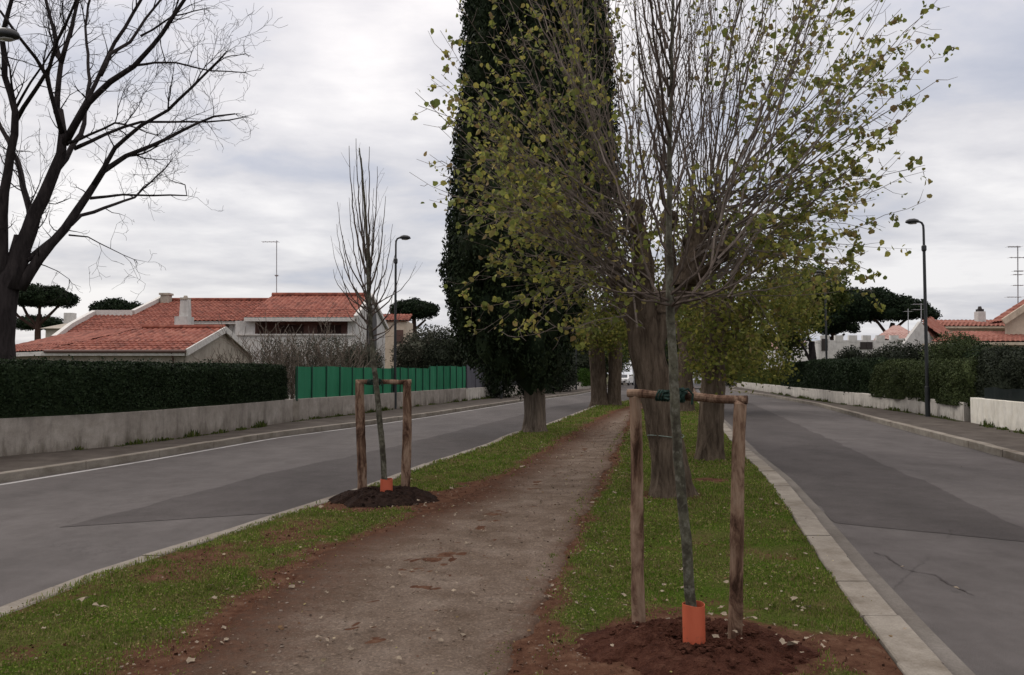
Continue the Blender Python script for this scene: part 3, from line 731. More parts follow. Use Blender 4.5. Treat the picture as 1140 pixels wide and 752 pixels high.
# ---- big bare tree on the left (traced limbs, widths in photo pixels, depth per limb)
def bare_tree():
    Y0 = 17.5; PX = Y0 / F
    limbs = [  # points, width start, width end, depth drift at end
        ([(10, 425), (10, 380), (11, 345), (14, 320), (17, 300), (19, 280), (21, 262)], 31, 13, 0),
        ([(9, 318), (3, 280), (3, 240), (9, 190), (16, 150), (17, 125), (5, 85), (2, 42), (6, 25), (13, 0), (10, -60)], 15, 4, -1.5),
        ([(16, 138), (26, 120), (43, 95), (55, 75), (64, 45), (72, 30), (85, 0), (92, -40)], 7, 2.5, -2.0),
        ([(18, 120), (34, 92), (60, 52), (70, 30)], 4, 1.5, -1.2),
        ([(15, 322), (25, 275), (38, 238), (55, 204), (68, 172), (70, 148), (67, 122)], 25, 8, 0),
        ([(70, 152), (62, 123), (52, 85), (40, 65), (20, 40), (0, 12)], 8, 3, -1.8),
        ([(63, 126), (64, 106), (68, 70), (60, 34), (51, 0), (48, -50)], 9, 4, 1.0),
        ([(68, 70), (79, 34), (87, 0), (95, -50)], 7, 3, .3),
        ([(72, 160), (84, 138), (98, 115), (123, 91), (149, 74), (170, 51), (191, 21), (208, -4), (225, -40)], 11, 3.5, -1.5),
        ([(76, 150), (89, 126), (106, 94), (128, 47), (157, 0), (175, -40)], 8, 3.5, 1.5),
        ([(112, 84), (123, 60), (145, 47), (162, 21), (179, 0), (200, -40)], 6, 2.5, 1.8),
        ([(150, 73), (172, 70), (196, 70), (234, 79), (272, 81)], 4, 1.2, -2.0),
        ([(234, 79), (251, 64), (273, 60)], 2, .8, -2.0),
        ([(82, 166), (100, 158), (119, 149), (157, 136), (191, 136), (230, 136), (255, 134), (270, 131)], 6, 1.5, 1.0),
        ([(74, 160), (100, 150), (128, 137), (150, 142), (175, 151)], 5, 1.2, -2.2),
        ([(22, 322), (43, 289), (72, 255), (98, 217), (115, 191), (140, 174), (170, 162), (204, 145), (238, 130), (262, 127)], 15, 2, .8),
        ([(104, 206), (128, 165), (157, 140), (187, 123), (213, 98), (230, 81), (247, 64), (252, 58)], 7, 1.8, -1.0),
        ([(100, 221), (120, 219), (136, 217), (170, 218), (208, 218), (206, 206), (192, 202)], 4.5, 1.2, .5),
        ([(77, 262), (98, 264), (123, 277), (149, 289)], 2.6, .9, -.8),
        ([(40, 293), (50, 296), (64, 302), (77, 311)], 2.2, .8, .5),
        ([(157, 40), (192, 18), (228, 10)], 3.5, 1.2, -1.5),
        ([(25, 305), (20, 270), (35, 245), (52, 226)], 7, 5, .6),
        ([(0, 300), (-30, 230), (-60, 150), (-85, 70), (-95, 0), (-110, -80)], 16, 4, .8),
        ([(-40, 210), (-90, 170), (-140, 130), (-180, 120)], 9, 2, -2), ([(-70, 120), (-120, 60), (-150, -10)], 7, 2, 2),
        ([(10, 310), (-40, 275), (-110, 245), (-170, 235)], 11, 2, 1.5), ([(35, 250), (20, 180), (-10, 120), (-40, 40), (-50, -60)], 10, 3, 3.5),
        ([(55, 204), (90, 150), (100, 90), (95, 30), (110, -70)], 9, 3, 4), ([(30, 290), (90, 240), (150, 220), (190, 180)], 8, 2, 4.5)]
    base = at(10, 412, Y0); base.z = .03
    t = thing('bare_tree', 'large leafless spreading tree with dark trunk behind the hedge at the left edge', 'tree', base)
    trunk = MB(); tw = MB()
    for li, (pp, w0, w1, dy) in enumerate(limbs):
        n = len(pp); ws = [w0 + (w1 - w0) * (i / (n - 1)) ** .8 for i in range(n)] if li else [31, 30, 31, 31, 27, 20, 12]
        d0 = 0
        pts = []; rr = []
        for i, (x, y) in enumerate(pp):
            f = i / (n - 1); Yd = Y0 + (0 if li in (0, 4) else dy * f)
            pts.append(at(x - (6 if li == 0 and i < 4 else 0), y, Yd)); rr.append(ws[i] * PX / 2 * (.78 if li == 0 else .84 if ws[i] > 10 else .8))
        # densify with slight crookedness
        dp, dr = [pts[0]], [rr[0]]
        for i in range(n - 1):
            a, b = pts[i], pts[i + 1]; k = max(1, int((b - a).length / .35))
            for j in range(1, k + 1):
                q = a.lerp(b, j / k)
                if j < k: q = q + Vector([random.gauss(0, .012) for _ in range(3)]) * (1 + rr[i] * 3)
                dp.append(q); dr.append(rr[i] + (rr[i + 1] - rr[i]) * j / k)
        if li == 0:
            dp = [Vector((base.x, base.y, .0)), Vector((base.x, base.y, .35))] + dp; dr = [.62, .42] + dr
        (trunk if w0 > 6 else tw if w0 < 3 else trunk).tube(dp, dr, 10 if w0 > 10 else 6, rough=.12 if w0 > 10 else .05)
        if li in (0,): continue
        for i in range(2, len(dp)):
            r_ = dr[i]; frac = i / len(dp)
            if r_ > .12 and random.random() < .8: continue
            if random.random() > (.62 + .4 * frac): continue
            dvec = (dp[i] - dp[i - 1]).normalized(); ax = Vector([random.gauss(0, 1) for _ in range(3)]); ax = (ax - dvec * ax.dot(dvec)).normalized()
            nd = dvec * random.uniform(.2, .8) + ax
            twigs(tw, dp[i], nd, random.uniform(.35, .8) * (.9 + .3 * frac), max(.006, min(.018, r_ * .4)), 2, (25, 65), .3, .03, .0032)
        # secondary limbs that fill the crown
        for _s in range(0 if (w0 < 6 and pp[0][1] > 170) else 2 if li != 4 else 1):
            i = random.randint(len(dp) // 3, len(dp) - 2); q = dp[i]
            if CX + q.x / q.y * F > 215: continue
            dv = (dp[i + 1] - dp[i]).normalized(); nd = dv + Vector((random.gauss(.1, .45), random.gauss(0, .5), random.uniform(.4, 1.0)))
            twigs(tw, q, nd, random.uniform(1.0, 1.7), min(.035, dr[i] * .6), 3, (22, 50), .16, .05, .0034)
        # tip spray
        for _ in range(3):
            dvec = (dp[-1] - dp[-2]).normalized()
            twigs(tw, dp[-1], dvec + Vector([random.gauss(0, .45) for _ in range(3)]), random.uniform(.15, .35), .008, 1, (20, 60), .3, .02, .0032)
    trunk.build('trunk', M['bark_dark'], t, smooth=True); tw.build('branches', M['bark_dark'], t)
bare_tree()

# ---- cypress
def cypress():
    c0 = G(595, 481, 0); t = thing('cypress', 'tall dense dark columnar cypress with bare grey trunk on the left verge', 'tree', c0)
    m = c0.y / F
    prof = [(414, 594, 14), (405, 592, 34), (392, 588, 52), (375, 578, 66), (350, 572, 76), (320, 572, 80), (290, 578, 86), (250, 590, 90), (200, 596, 93), (150, 598, 90), (100, 598, 88), (50, 597, 84), (0, 596, 81), (-60, 596, 74), (-120, 596, 62), (-180, 596, 44), (-225, 596, 22), (-250, 596, 8)]
    blobs = []; cores = []
    y = 408.0
    py = [p[0] for p in prof][::-1]; pxs = [p[1] for p in prof][::-1]; pr = [p[2] for p in prof][::-1]
    while y > -250:
        cx = np.interp(y, py, pxs); R = np.interp(y, py, pr) * m; p = at(cx, y, c0.y)
        k = max(3, int(R * 6.5)); a0 = random.random() * 6
        for i in range(k):
            a = a0 + 2 * math.pi * i / k + random.gauss(0, .12); rb = random.uniform(.36, .52) * min(1, R / 1.2 + .25)
            rr = max(0, R - rb * random.uniform(.75, 1.15))
            blobs.append(((p.x + rr * math.cos(a), p.y + rr * math.sin(a), p.z + random.gauss(0, .15)), (rb, rb, rb * random.uniform(1.4, 2.2))))
        cores.append(ico((p.x, p.y, p.z), (max(.1, R * .66), max(.1, R * .72), .8)))
        y -= 17
    ch = blob_foliage(blobs, 2300, .115, .62, up=1.1, aspect=.42, shell=(.80, 1.12), cull=(c0.x + .0, c0.y, .55)) + cores
    tr = MB(); z1 = at(596, 380, c0.y).z
    pts = [Vector((c0.x, c0.y, -.02)), Vector((c0.x, c0.y, .12)), Vector((c0.x + .01, c0.y, .45)), Vector((c0.x, c0.y, 1.2)), Vector((c0.x, c0.y, z1)), Vector((c0.x, c0.y, 6))]
    tr.trunk(pts, [.33, .30, .275, .27, .26, .2], 72, 16, .08, .022, .03, .06); tr.build('trunk', M['bark_cyp'], t, smooth=True)
    arrays_obj('crown', ch, M['leaf_cyp'], t)
cypress()

# ---- big poplar in the median
def poplar():
    Y0 = BIGT.y; t = thing('poplar_tree', 'big poplar with leaning thick trunk and fans of thin shoots carrying olive yellow leaves', 'tree', BIGT)
    tr = MB(); m = Y0 / F
    P = lambda x, y, d=0: at(x, y, Y0 + d)
    tr.trunk([BIGT + Vector((.04, 0, -.05)), BIGT + Vector((.03, 0, .06)), P(747, 530), P(743, 500), P(737, 470), P(731, 440), P(724, 410), P(718, 385), P(714, 355), P(712, 325), P(711, 300)],
            [v * m for v in (24, 22, 20, 19, 18.5, 18.5, 19, 19, 17, 13, 10)], 96, 13, .14, .024, .035, .04)
    stubs = [([(716, 375), (712, 340), (716, 300), (712, 262), (706, 225)], [15, 14, 12, 8, 2.5], -.2),
             ([(720, 400), (734, 355), (760, 315), (772, 285), (778, 255), (790, 232)], [15, 13, 13, 13, 9, 2.5], .2),
             ([(712, 365), (694, 330), (682, 300), (668, 268)], [12, 10, 7, 2.5], .4),
             ([(762, 318), (790, 300), (806, 280)], [12, 9, 5], -.4),
             ([(740, 350), (748, 310), (745, 270), (742, 230)], [10, 8, 6, 2.5], .7)]
    for pp, ww, dd in stubs:
        n = len(pp); tr.trunk([P(x, y, dd * i / (n - 1) * 2) for i, (x, y) in enumerate(pp)], [w * m for w in ww], 40, 13, .16, .03, 0, .05)
    # knobbly pollard heads
    knobs = MB()
    for x, y, d, r_ in ((772, 268, .4, .15), (786, 250, .3, .12), (714, 300, -.2, .16), (708, 235, -.3, .13), (745, 245, 1.2, .13), (770, 300, .3, .17), (684, 300, .7, .11), (804, 282, -.6, .1)):
        v, i_, c_ = ico(P(x, y, d), (r_, r_, r_ * 1.25), .22)
        tr.add(v, [tuple(q) for q in i_.reshape(-1, 3)])
    tr.build('trunk', M['bark_pop'], t, smooth=True)
    # shoots
    sh = MB(); leaves = []
    org = {'R': [(772, 268, .4), (786, 250, .3), (804, 282, -.6), (770, 300, .3)], 'L': [(714, 300, -.2), (708, 235, -.3), (684, 300, .7), (716, 330, -.1)],
           'C': [(714, 290, -.2), (708, 235, -.3), (745, 245, 1.2), (772, 262, .4), (786, 245, .3), (790, 250, .2)]}
    fans = [  # origin set, tip box, count, leaf start, leaf density, root radius, bow
        ('R', (960, 1070, -30, 130), 14, .45, 1.6, .020, .10),
        ('R', (930, 1040, 110, 225), 10, .40, 1.7, .017, .10),
        ('R', (850, 985, 228, 325), 26, .28, 2.3, .013, .06),
        ('R', (840, 960, 60, 220), 4, .40, .7, .012, .08),
        ('C', (690, 900, -260, -20), 36, .35, .07, .0115, .05),
        ('C', (660, 840, -40, 140), 16, .4, .07, .010, .04),
        ('L', (452, 545, 20, 185), 17, .55, 1.35, .015, .10),
        ('L', (472, 560, 130, 235), 13, .5, 1.5, .013, .10),
        ('L', (520, 690, -60, 150), 18, .40, .65, .013, .08),
        ('L', (505, 650, 200, 385), 30, .33, 1.7, .011, .07),
        ('L', (560, 700, 60, 300), 12, .35, .6, .009, .05),
        ('C', (650, 860, 240, 360), 12, .3, .7, .008, .03),
        ('R', (850, 1010, -260, -30), 15, .45, .9, .017, .08),
        ('L', (500, 690, -260, -60), 10, .45, .7, .016, .08)]
    def emit(pts, rad, dens, ls, lvl):
        sh.tube(pts, rad, 4 if lvl == 0 else 3, cap=False)
        n = len(pts) - 1; L_ = sum((pts[i + 1] - pts[i]).length for i in range(n))
        k = int(L_ / (.17 if dens > .3 else .22)) + 1
        for j in range(k):
            s = (j + random.random()) / k
            if s < .12: continue
            i = min(n - 1, int(s * n)); q = pts[i].lerp(pts[i + 1], s * n - i); dv = (pts[i + 1] - pts[i]).normalized()
            leafy = s > ls * random.uniform(.7, 1.3)
            ax = Vector([random.gauss(0, 1) for _ in range(3)]); ax = (ax - dv * ax.dot(dv)).normalized()
            if lvl == 0 and s < .7 and random.random() < (.15 if dens > .3 else .08):
                ln = L_ * (1 - s) * random.uniform(.5, .85); c_ = [q]; d_ = (dv + ax * random.uniform(.3, .6)).normalized(); m_ = max(4, int(ln / .25))
                for _k in range(m_):
                    d_ = (d_ + Vector([random.gauss(0, .06) for _ in range(3)]) + Vector((0, 0, .035))).normalized(); c_.append(c_[-1] + d_ * ln / m_)
                r0_ = rad[i] * .65; emit(c_, [max(.0026, r0_ * (1 - .8 * z / m_)) for z in range(m_ + 1)], dens, 0 if leafy else ls * .4, 1)
            if random.random() < (.55 if dens > .3 else .42):
                tl = random.uniform(.10, .55) * (1.25 - .6 * s); b_ = random.uniform(-.25, .25)
                e_ = q + (dv * random.uniform(.5, 1.2) + ax).normalized() * tl
                mm = q.lerp(e_, .5) + ax.cross(dv) * b_ * tl * .5 + Vector((0, 0, -.02))
                sh.tube([q, mm, e_], [.0042, .0032, .0022], 3, cap=False)
                if leafy and random.random() < .8:
                    for _l in range(int(random.choice([1, 2, 4, 7, 11]) * dens * .8)):
                        u = 1.05 - abs(random.gauss(0, .3)); leaves.append(q.lerp(e_, u) + Vector([random.gauss(0, .032) for _ in range(3)]) - Vector((0, 0, .025)))
                elif random.random() < .08 * dens: leaves.append(e_)
            if leafy and random.random() < .55 * dens: leaves.append(q + Vector([random.gauss(0, .04) for _ in range(3)]))
    for fi, (o_, (xa, xb, ya, yb), cnt, ls, dens, r0, bow) in enumerate(fans):
        for _ in range(cnt):
            ox, oy, od = random.choice(org[o_]); a = P(ox + random.gauss(0, 7), oy + random.gauss(6, 20), od + random.gauss(0, .15))
            tx, ty = random.uniform(xa, xb), random.uniform(ya, yb)
            dd = random.gauss(0, 1.1) + (0.2)
            b = P(tx, ty, max(-2.6, min(3.2, dd)))
            L_ = (b - a).length; mid = a.lerp(b, .5) + Vector((0, 0, 0)) + Vector((random.gauss(0, .06), random.gauss(0, .06), bow * L_ * random.uniform(-.6, .5))) * 1.0
            n = max(6, int(L_ / .3)); pts = []
            for i in range(n + 1):
                s = i / n; q = a * (1 - s) ** 2 + mid * 2 * s * (1 - s) + b * s ** 2
                if 0 < i: q = q + Vector([random.gauss(0, .020) for _ in range(3)])
                pts.append(q)
            rad = [max(.0032, r0 * random.uniform(.9, 1.1) * (1 - .85 * i / n)) for i in range(n + 1)]
            emit(pts, rad, dens, ls, 0)
    # a few withered inner tufts
    for x, y, d in ((716, 270, -.6), (720, 200, -.4), (700, 320, -.5), (780, 225, -.3), (830, 200, .2), (770, 330, .3), (690, 250, .3)):
        for _ in range(60): leaves.append(P(x + random.gauss(0, 13), y + random.gauss(0, 22), d + random.gauss(0, .25)))
    sh.build('branches', M['bark_shoot'], t)
    C = np.array([tuple(q) for q in leaves])
    arrays_obj('leaves', [leaf_soup(C, .068 * RNG.uniform(.6, 1.35, len(C)), 'heart', -.35)], M['leaf_pop'], t)
    print('poplar leaves', len(C))
    # pale twine round the trunk
    tw = MB(); c = P(741, 485); ring = [c + Vector((math.cos(a) * .236, math.sin(a) * .236, .015 * math.sin(a * 2))) for a in np.linspace(0, 2 * math.pi, 25)]
    tw.tube(ring, .006, 5, cap=False)
    tag(tw.build('twine', M['twine'], origin=tuple(c)), 'thin pale twine tied round the leaning poplar trunk', 'twine')
poplar()

# ---- other median trees: thick trunk, forks and an uneven leafy crown
def leafy_tree(label, base, trunk_r, forks, blobs, leafmat, dens, lsize, group=None, name='roadside_tree', stems=None, bark='bark_pop'):
    t = thing(name, label, 'tree', base, group); tr = MB()
    for (dx, h, r_, lean) in (stems or [(0, 2.4, trunk_r, 0)]):
        b = Vector((base[0] + dx, base[1], 0))
        tr.trunk([b + Vector((0, 0, -.1)), b + Vector((0, 0, .1)), b + Vector((lean * .2, 0, .5)), b + Vector((lean * .6, 0, h * .6)), b + Vector((lean, 0, h)), b + Vector((lean * 1.3, 0, h * 1.5))],
                [r_ * 1.3, r_ * 1.15, r_, r_ * .95, r_ * .98, r_ * .5], 64, 13, .15, .024, .04, .06)
        for fx, fy, fz in forks:
            a = b + Vector((lean, 0, h * .9)); e_ = Vector((base[0] + fx, base[1] + fy, fz))
            pp = wob(a, e_, 6, .18); tr.tube(pp, [r_ * .45 * (1 - .13 * i) for i in range(len(pp))], 7, rough=.15)
            for q in pp[3:]:
                for _ in range(3): twigs(tr, q, Vector([random.gauss(0, 1) for _ in range(3)]) + Vector((0, 0, .4)), random.uniform(.6, 1.2), .02, 1, (25, 60), .2, .02, .006)
    tr.build('trunk', M[bark], t, smooth=True)
    ch = []
    for c, r_ in blobs:
        r_ = np.array(r_, float); n = int(dens * (r_[0] * r_[1] * r_[2]) ** .667)
        # clumpy sprays inside the blob volume
        nc = max(6, n // 14); d = rand_dirs(nc) * (RNG.random(nc) ** .45)[:, None]
        cc = np.array(c) + d * r_
        C = np.repeat(cc, 14, 0) + RNG.normal(0, .16, (nc * 14, 3)) * np.array([1, 1, 1.3])
        ch.append(leaf_soup(C, lsize, 'quad', -.5, .75))
    arrays_obj('crown', ch, M[leafmat], t)
    return t
B2 = G(790, 512, 0)
q = lambda x, y, Y: tuple(at(x, y, Y))
leafy_tree('thick straight trunk tree by the right kerb just behind the leaning poplar', B2, .205, [(.1, .3, 4.2), (.6, -.2, 3.6), (-.4, .4, 4.0), (1.3, .5, 3.0)],
           [(q(800, 365, B2.y), (.75, .8, .65)), (q(835, 345, B2.y + .4), (.7, .8, .55)), (q(800, 310, B2.y + .6), (.9, 1, .8)), (q(775, 395, B2.y + .3), (.35, .5, .45)), (q(872, 335, B2.y + .6), (.7, .8, .5)),
            (q(815, 400, B2.y), (.45, .5, .35)), (q(795, 395, B2.y - .6), (.5, .35, .5)), (q(790, 345, B2.y - .6), (.6, .4, .6)), (q(790, 250, B2.y + .8), (1.0, 1.1, 1.0)), (q(740, 330, B2.y + 1), (.7, .7, .6))], 'leaf_olivey', 1500, .085, stems=[(0, 2.1, .215, .12)])
b3 = G(675, 451, 0)
leafy_tree('double stemmed thick grey tree at the far end of the left verge', b3, .6, [(-1.5, 0, 5), (1, 1, 6), (0, -1, 5.5)],
           [(q(645, 365, 37), (1.6, 1.6, 1.1)), (q(675, 372, 36.5), (1.5, 1.5, 1.0)), (q(620, 345, 38), (1.5, 1.6, 1.3)), (q(690, 345, 38), (1.4, 1.6, 1.6)), (q(655, 310, 38.5), (2.6, 2.4, 2.2)), (q(650, 250, 39), (2.4, 2.4, 2.4))],
           'leaf_olivey', 900, .14, stems=[(-.32, 2.6, .40, -.15), (.38, 2.6, .33, .1)])
yb = 33.0; b4 = Vector((float(fR1(yb)) - 1.1, yb, 0))
leafy_tree('green and russet leafed tree beyond the thick trunk on the right verge', b4, .3, [(1.2, 0, 3.5), (2.2, 0, 3.0), (-.5, .5, 4.5), (.8, -1, 4.4)],
           [(q(850, 372, 33), (1.3, 1.4, 1.1)), (q(880, 352, 34), (1.3, 1.4, 1.1)), (q(828, 392, 31), (1.1, 1.2, .95)), (q(862, 408, 32), (.8, .9, .55)), (q(893, 345, 34), (.8, .9, .6)),
            (q(830, 340, 33), (1.3, 1.4, 1.0)), (q(780, 360, 34), (1.3, 1.5, 1.5)), (q(862, 318, 35), (1.0, 1.1, .8)), (q(805, 415, 33), (.8, .9, .4)), (q(770, 405, 34), (.6, .9, .5))], 'leaf_olivey', 1050, .14, stems=[(0, 2.0, .3, 0)])
b5 = G(764, 447, 0)
leafy_tree('dark trunked tree standing beyond the leaning poplar at the end of the median', b5, .38, [(1, 0, 5), (-1, 0, 5.2)],
           [(q(765, 375, 46), (1.5, 1.5, 1.3)), (q(745, 350, 46), (1.8, 1.8, 1.5)), (q(790, 345, 47), (2.0, 1.8, 1.7))], 'leaf_greenish', 900, .17, bark='bark_dark')
b6 = G(709, 438, 0)
leafy_tree('slim far tree between the double stemmed tree and the poplar', b6, .2, [(.6, 0, 5), (-.8, 0, 5)],
           [(q(715, 380, 60), (1.5, 1.5, 1.2)), (q(700, 365, 60), (1.8, 1.8, 1.5)), (q(725, 350, 61), (2.2, 1.8, 1.7))], 'leaf_greenish', 800, .2, bark='bark_dark')
b7 = at(872, 430, 62); b7.z = 0
leafy_tree('bright green tree rising behind the right hedge beside the far lamp posts', (at(905, 430, 50).x, 50, 0), .25, [(0, 0, 5), (-1.5, 0, 4.5)],
           [(q(890, 345, 50), (2.0, 1.8, 1.6)), (q(905, 320, 50), (2.2, 2, 1.6)), (q(880, 380, 51), (1.2, 1.2, 1.2)), (q(925, 330, 51), (1.2, 1.3, 1.0))], 'leaf_greenish', 1200, .19, bark='bark_dark')

# ---------------------------------------------------------------- young staked trees
def young_tree(base, Y0, trunkpts, tw, whorl, tips, label, leader, sc_=1.0, name='young_tree'):
    t = thing(name, label, 'young tree', base); tr = MB(); br = MB()
    m = Y0 / F
    P = lambda x, y, d=0: at(x, y, Y0 + d)
    tp = [Vector(base)] + [P(x, y) for x, y in trunkpts]
    dp, dr = [], []
    for i in range(len(tp) - 1):
        k = max(1, int((tp[i + 1] - tp[i]).length / .07))
        for j in range(k):
            dp.append(tp[i].lerp(tp[i + 1], j / k) + Vector([random.gauss(0, .0022) for _ in range(3)])); dr.append((tw[i] + (tw[i + 1] - tw[i]) * j / k) * m / 2)
    dp.append(tp[-1]); dr.append(tw[-1] * m / 2)
    tr.tube(dp, dr, 12, rough=.1)
    tr.build('trunk', M['bark_young'], t, smooth=True)
    for (sx, sy), (ex, ey), w, dd in whorl + tips:
        a = P(sx, sy); b = P(ex, ey, dd); L_ = (b - a).length
        # leave the stem sideways, then sweep upward
        out = Vector((b.x - a.x, b.y - a.y, 0)); ctrl = a + out * .85 + Vector((0, 0, (b.z - a.z) * .28))
        n = max(7, int(L_ / .1)); pts = [a * (1 - s) ** 2 + ctrl * 2 * s * (1 - s) + b * s * s + Vector([random.gauss(0, .005) for _ in range(3)]) for s in [i / n for i in range(n + 1)]]
        rad = [max(.0017, w * m / 2 * (1 - .8 * i / n)) for i in range(n + 1)]
        br.tube(pts, rad, 5, cap=False)
        for i in range(1, n):
            if random.random() < .38:
                dv = (pts[i + 1] - pts[i]).normalized(); ax = Vector([random.gauss(0, 1) for _ in range(3)]); ax = (ax - dv * ax.dot(dv)).normalized()
                twigs(br, pts[i], dv + ax * .55, random.uniform(.12, .45) * sc_ * (1.2 - .6 * i / n), max(.0015, rad[i] * .5), 1 if random.random() < .3 else 0, (20, 45), .09, .08, .0013)
    br.build('branches', M['bark_twig'], t)
    return t, dp

bF = G(773, 726, 0); YF = bF.y
whorl = []; tips = []
random.seed(21)
for ex, ey, w, d in ((700, 330, 4, -.3), (690, 305, 4, .2), (714, 262, 4.5, .3), (688, 276, 3.5, -.3), (800, 330, 4, -.2), (850, 288, 4, .3), (822, 300, 4.5, -.3), (795, 250, 5, -.2), (812, 216, 5, .3), (770, 300, 3, -.4), (660, 315, 3, .4)):
    whorl.append(((745 + random.gauss(0, 2), 336 + random.uniform(-10, 10)), (ex, ey), w, d))
for i in range(25):
    s = i / 24; sy = 325 - 300 * s ** .8
    ex = 747 + random.choice([-1, 1]) * random.uniform(10, 62 - 24 * s) ; ey = sy - random.uniform(120, 240)
    tips.append(((745, sy), (ex, ey), random.uniform(2.2, 4.4), random.gauss(0, .28)))
tF, dpF = young_tree(tuple(bF + Vector((0, 0, -.1))), YF, [(772, 700), (768, 660), (764, 600), (758, 540), (753, 480), (751, 440), (749, 390), (746, 340), (745, 280), (745, 220), (746, 140), (748, 60), (749, -20), (751, -90)],
           [12.5, 12, 12, 11.5, 11, 10.5, 10.5, 10, 9, 7.5, 6, 5, 3.5, 2.5, 1.5], whorl, tips, 'tall leafless young tree with mottled trunk tied to the near stake frame', None)
bL = G(430, 556, 0); YL = bL.y
whorl = [((412, 365), (397, 320), 2.5, .2), ((413, 370), (437, 330), 2.5, -.3), ((412, 360), (380, 300), 2.2, -.2), ((412, 352), (446, 300), 2.2, .3), ((414, 375), (447, 345), 1.8, .2), ((413, 368), (385, 342), 1.8, .3), ((413, 380), (436, 362), 1.5, -.3),
         ((411, 345), (371, 300), 1.8, .2), ((411, 340), (375, 250), 2, .3), ((411, 330), (376, 225), 2, -.3), ((411, 340), (463, 296), 1.5, -.4), ((411, 335), (437, 250), 2, .4)]
tips = [((411, 300), (397, 155), 3, .1), ((411, 310), (389, 163), 3, -.1), ((411, 300), (411, 163), 3, .2), ((411, 305), (420, 186), 2.6, -.2), ((411, 320), (429, 218), 2.6, .1), ((411, 310), (403, 175), 2.6, .1), ((411, 330), (389, 220), 2.2, .3),
        ((411, 325), (416, 210), 2, -.3), ((411, 345), (381, 262), 2.2, .1), ((411, 350), (441, 268), 2, -.1), ((411, 290), (407, 200), 2, -.1), ((411, 345), (398, 240), 1.8, .3), ((411, 360), (428, 262), 2, .35), ((411, 350), (403, 215), 2, -.35),
        ((411, 352), (423, 240), 1.6, .25), ((411, 285), (394, 185), 2, .2), ((412, 350), (369, 262), 1.4, -.3)]
tL, dpL = young_tree(tuple(bL + Vector((0, 0, -.1))), YL, [(428, 535), (425, 490), (421, 450), (418, 420), (415, 395), (413, 370), (411, 340), (410, 310), (410, 285), (407, 240), (403, 190), (400, 165)],
           [6.8, 6.6, 6.3, 6.2, 6, 5.6, 5, 4.8, 4.2, 3.4, 2.8, 2.2, 1.4], whorl, tips, 'slender leafless young tree in the far stake frame beside the left carriageway', None, .8)

def stake_frame(label, posts, bar, pr, br_, rope_at, trunk_r, group='wooden stake frames'):
    c = (Vector(posts[0][0]) + Vector(posts[1][0])) / 2; c.z = 0
    t = thing('stake_frame', label, 'tree support', c, group)
    for b, tp in posts:
        mb = MB(); n = 16; b = Vector(b); tp = Vector(tp)
        pts = []; rad = []
        ph = random.random() * 6
        for i in range(n + 1):
            s = i / n; pts.append((b - Vector((0, 0, .15))).lerp(tp, s) + Vector((math.sin(s * 5 + ph) * .008, math.cos(s * 4 + ph) * .006, 0))); rad.append(pr * (1.04 - .1 * s) * random.uniform(.95, 1.05))
        pts.append(tp + Vector((0, 0, .008))); rad.append(rad[-1] * .86)
        mb.tube(pts, rad, 14, rough=.07); mb.build('post', M['stake'], t, smooth=False)
    mb = MB(); a, b = Vector(bar[0]), Vector(bar[1]); n = 14
    mb.tube([a.lerp(b, i / n) + Vector((0, 0, math.sin(i) * .003)) for i in range(n + 1)], [br_ * random.uniform(.93, 1.07) for _ in range(n + 1)], 12, rough=.06)
    mb.build('crossbar', M['stake'], t)
    mb = MB(); r0 = Vector(rope_at); d = (b - a).normalized(); fw = Vector((-d.y, d.x, 0)).normalized()
    for s0, s1 in ((-.10, -.03), (.035, .065)):       # sleeve wrapped round the bar
        for k in range(5):
            s = s0 + (s1 - s0) * k / 4; cc = r0 + d * s; cc.z = a.lerp(b, ((cc - a).dot(d)) / (b - a).length).z
            up = Vector((0, 0, 1)); ring = [cc + (fw * math.cos(q_) + up * math.sin(q_)) * (br_ + .004) + d * .01 * math.sin(q_) for q_ in np.linspace(0, 2 * math.pi, 13)]
            mb.tube(ring, .007, 5, cap=False)
    for k in range(3):
        zc = r0 + Vector((0, 0, (k - 1) * .022 + .012)); ring = [zc + Vector((math.cos(q_) * (trunk_r + .012), math.sin(q_) * (trunk_r + .012), .01 * math.sin(q_ + k))) for q_ in np.linspace(0, 2 * math.pi, 17)]
        mb.tube(ring, .009, 5, cap=False)
    mb.tube([r0 + Vector((.03, -.05, .03)), r0 + Vector((.07, -.07, .045)), r0 + Vector((.10, -.06, .01)), r0 + Vector((.09, -.07, -.05))], .007, 5)
    mb.build('tie', M['rope'], t)
    return t
random.seed(5)
p1b = G(713, 701); p2b = G(815, 722)
p1t = at(706, 442, p1b.y); p2t = at(825, 450, p2b.y)
rp = at(750.5, 441, (p1b.y + p2b.y) / 2)
stake_frame('near tree stake frame of two rough wooden posts and crossbar in red soil', [(p1b, p1t), (p2b, p2t)],
            (at(699, 438, p1b.y + .01), at(832, 446, p2b.y + .01)), .040, .027, rp + Vector((0, .0, 0)), .045)
l1b = G(403, 551); l2b = G(452, 550)
stake_frame('farther tree stake frame with peeling bark posts beside the left carriageway', [(l1b, at(401, 427, l1b.y)), (l2b, at(453, 427, l2b.y))],
            (at(396, 425.5, l1b.y), at(458, 425.5, l2b.y)), .062, .032, at(418, 426, l1b.y), .05)
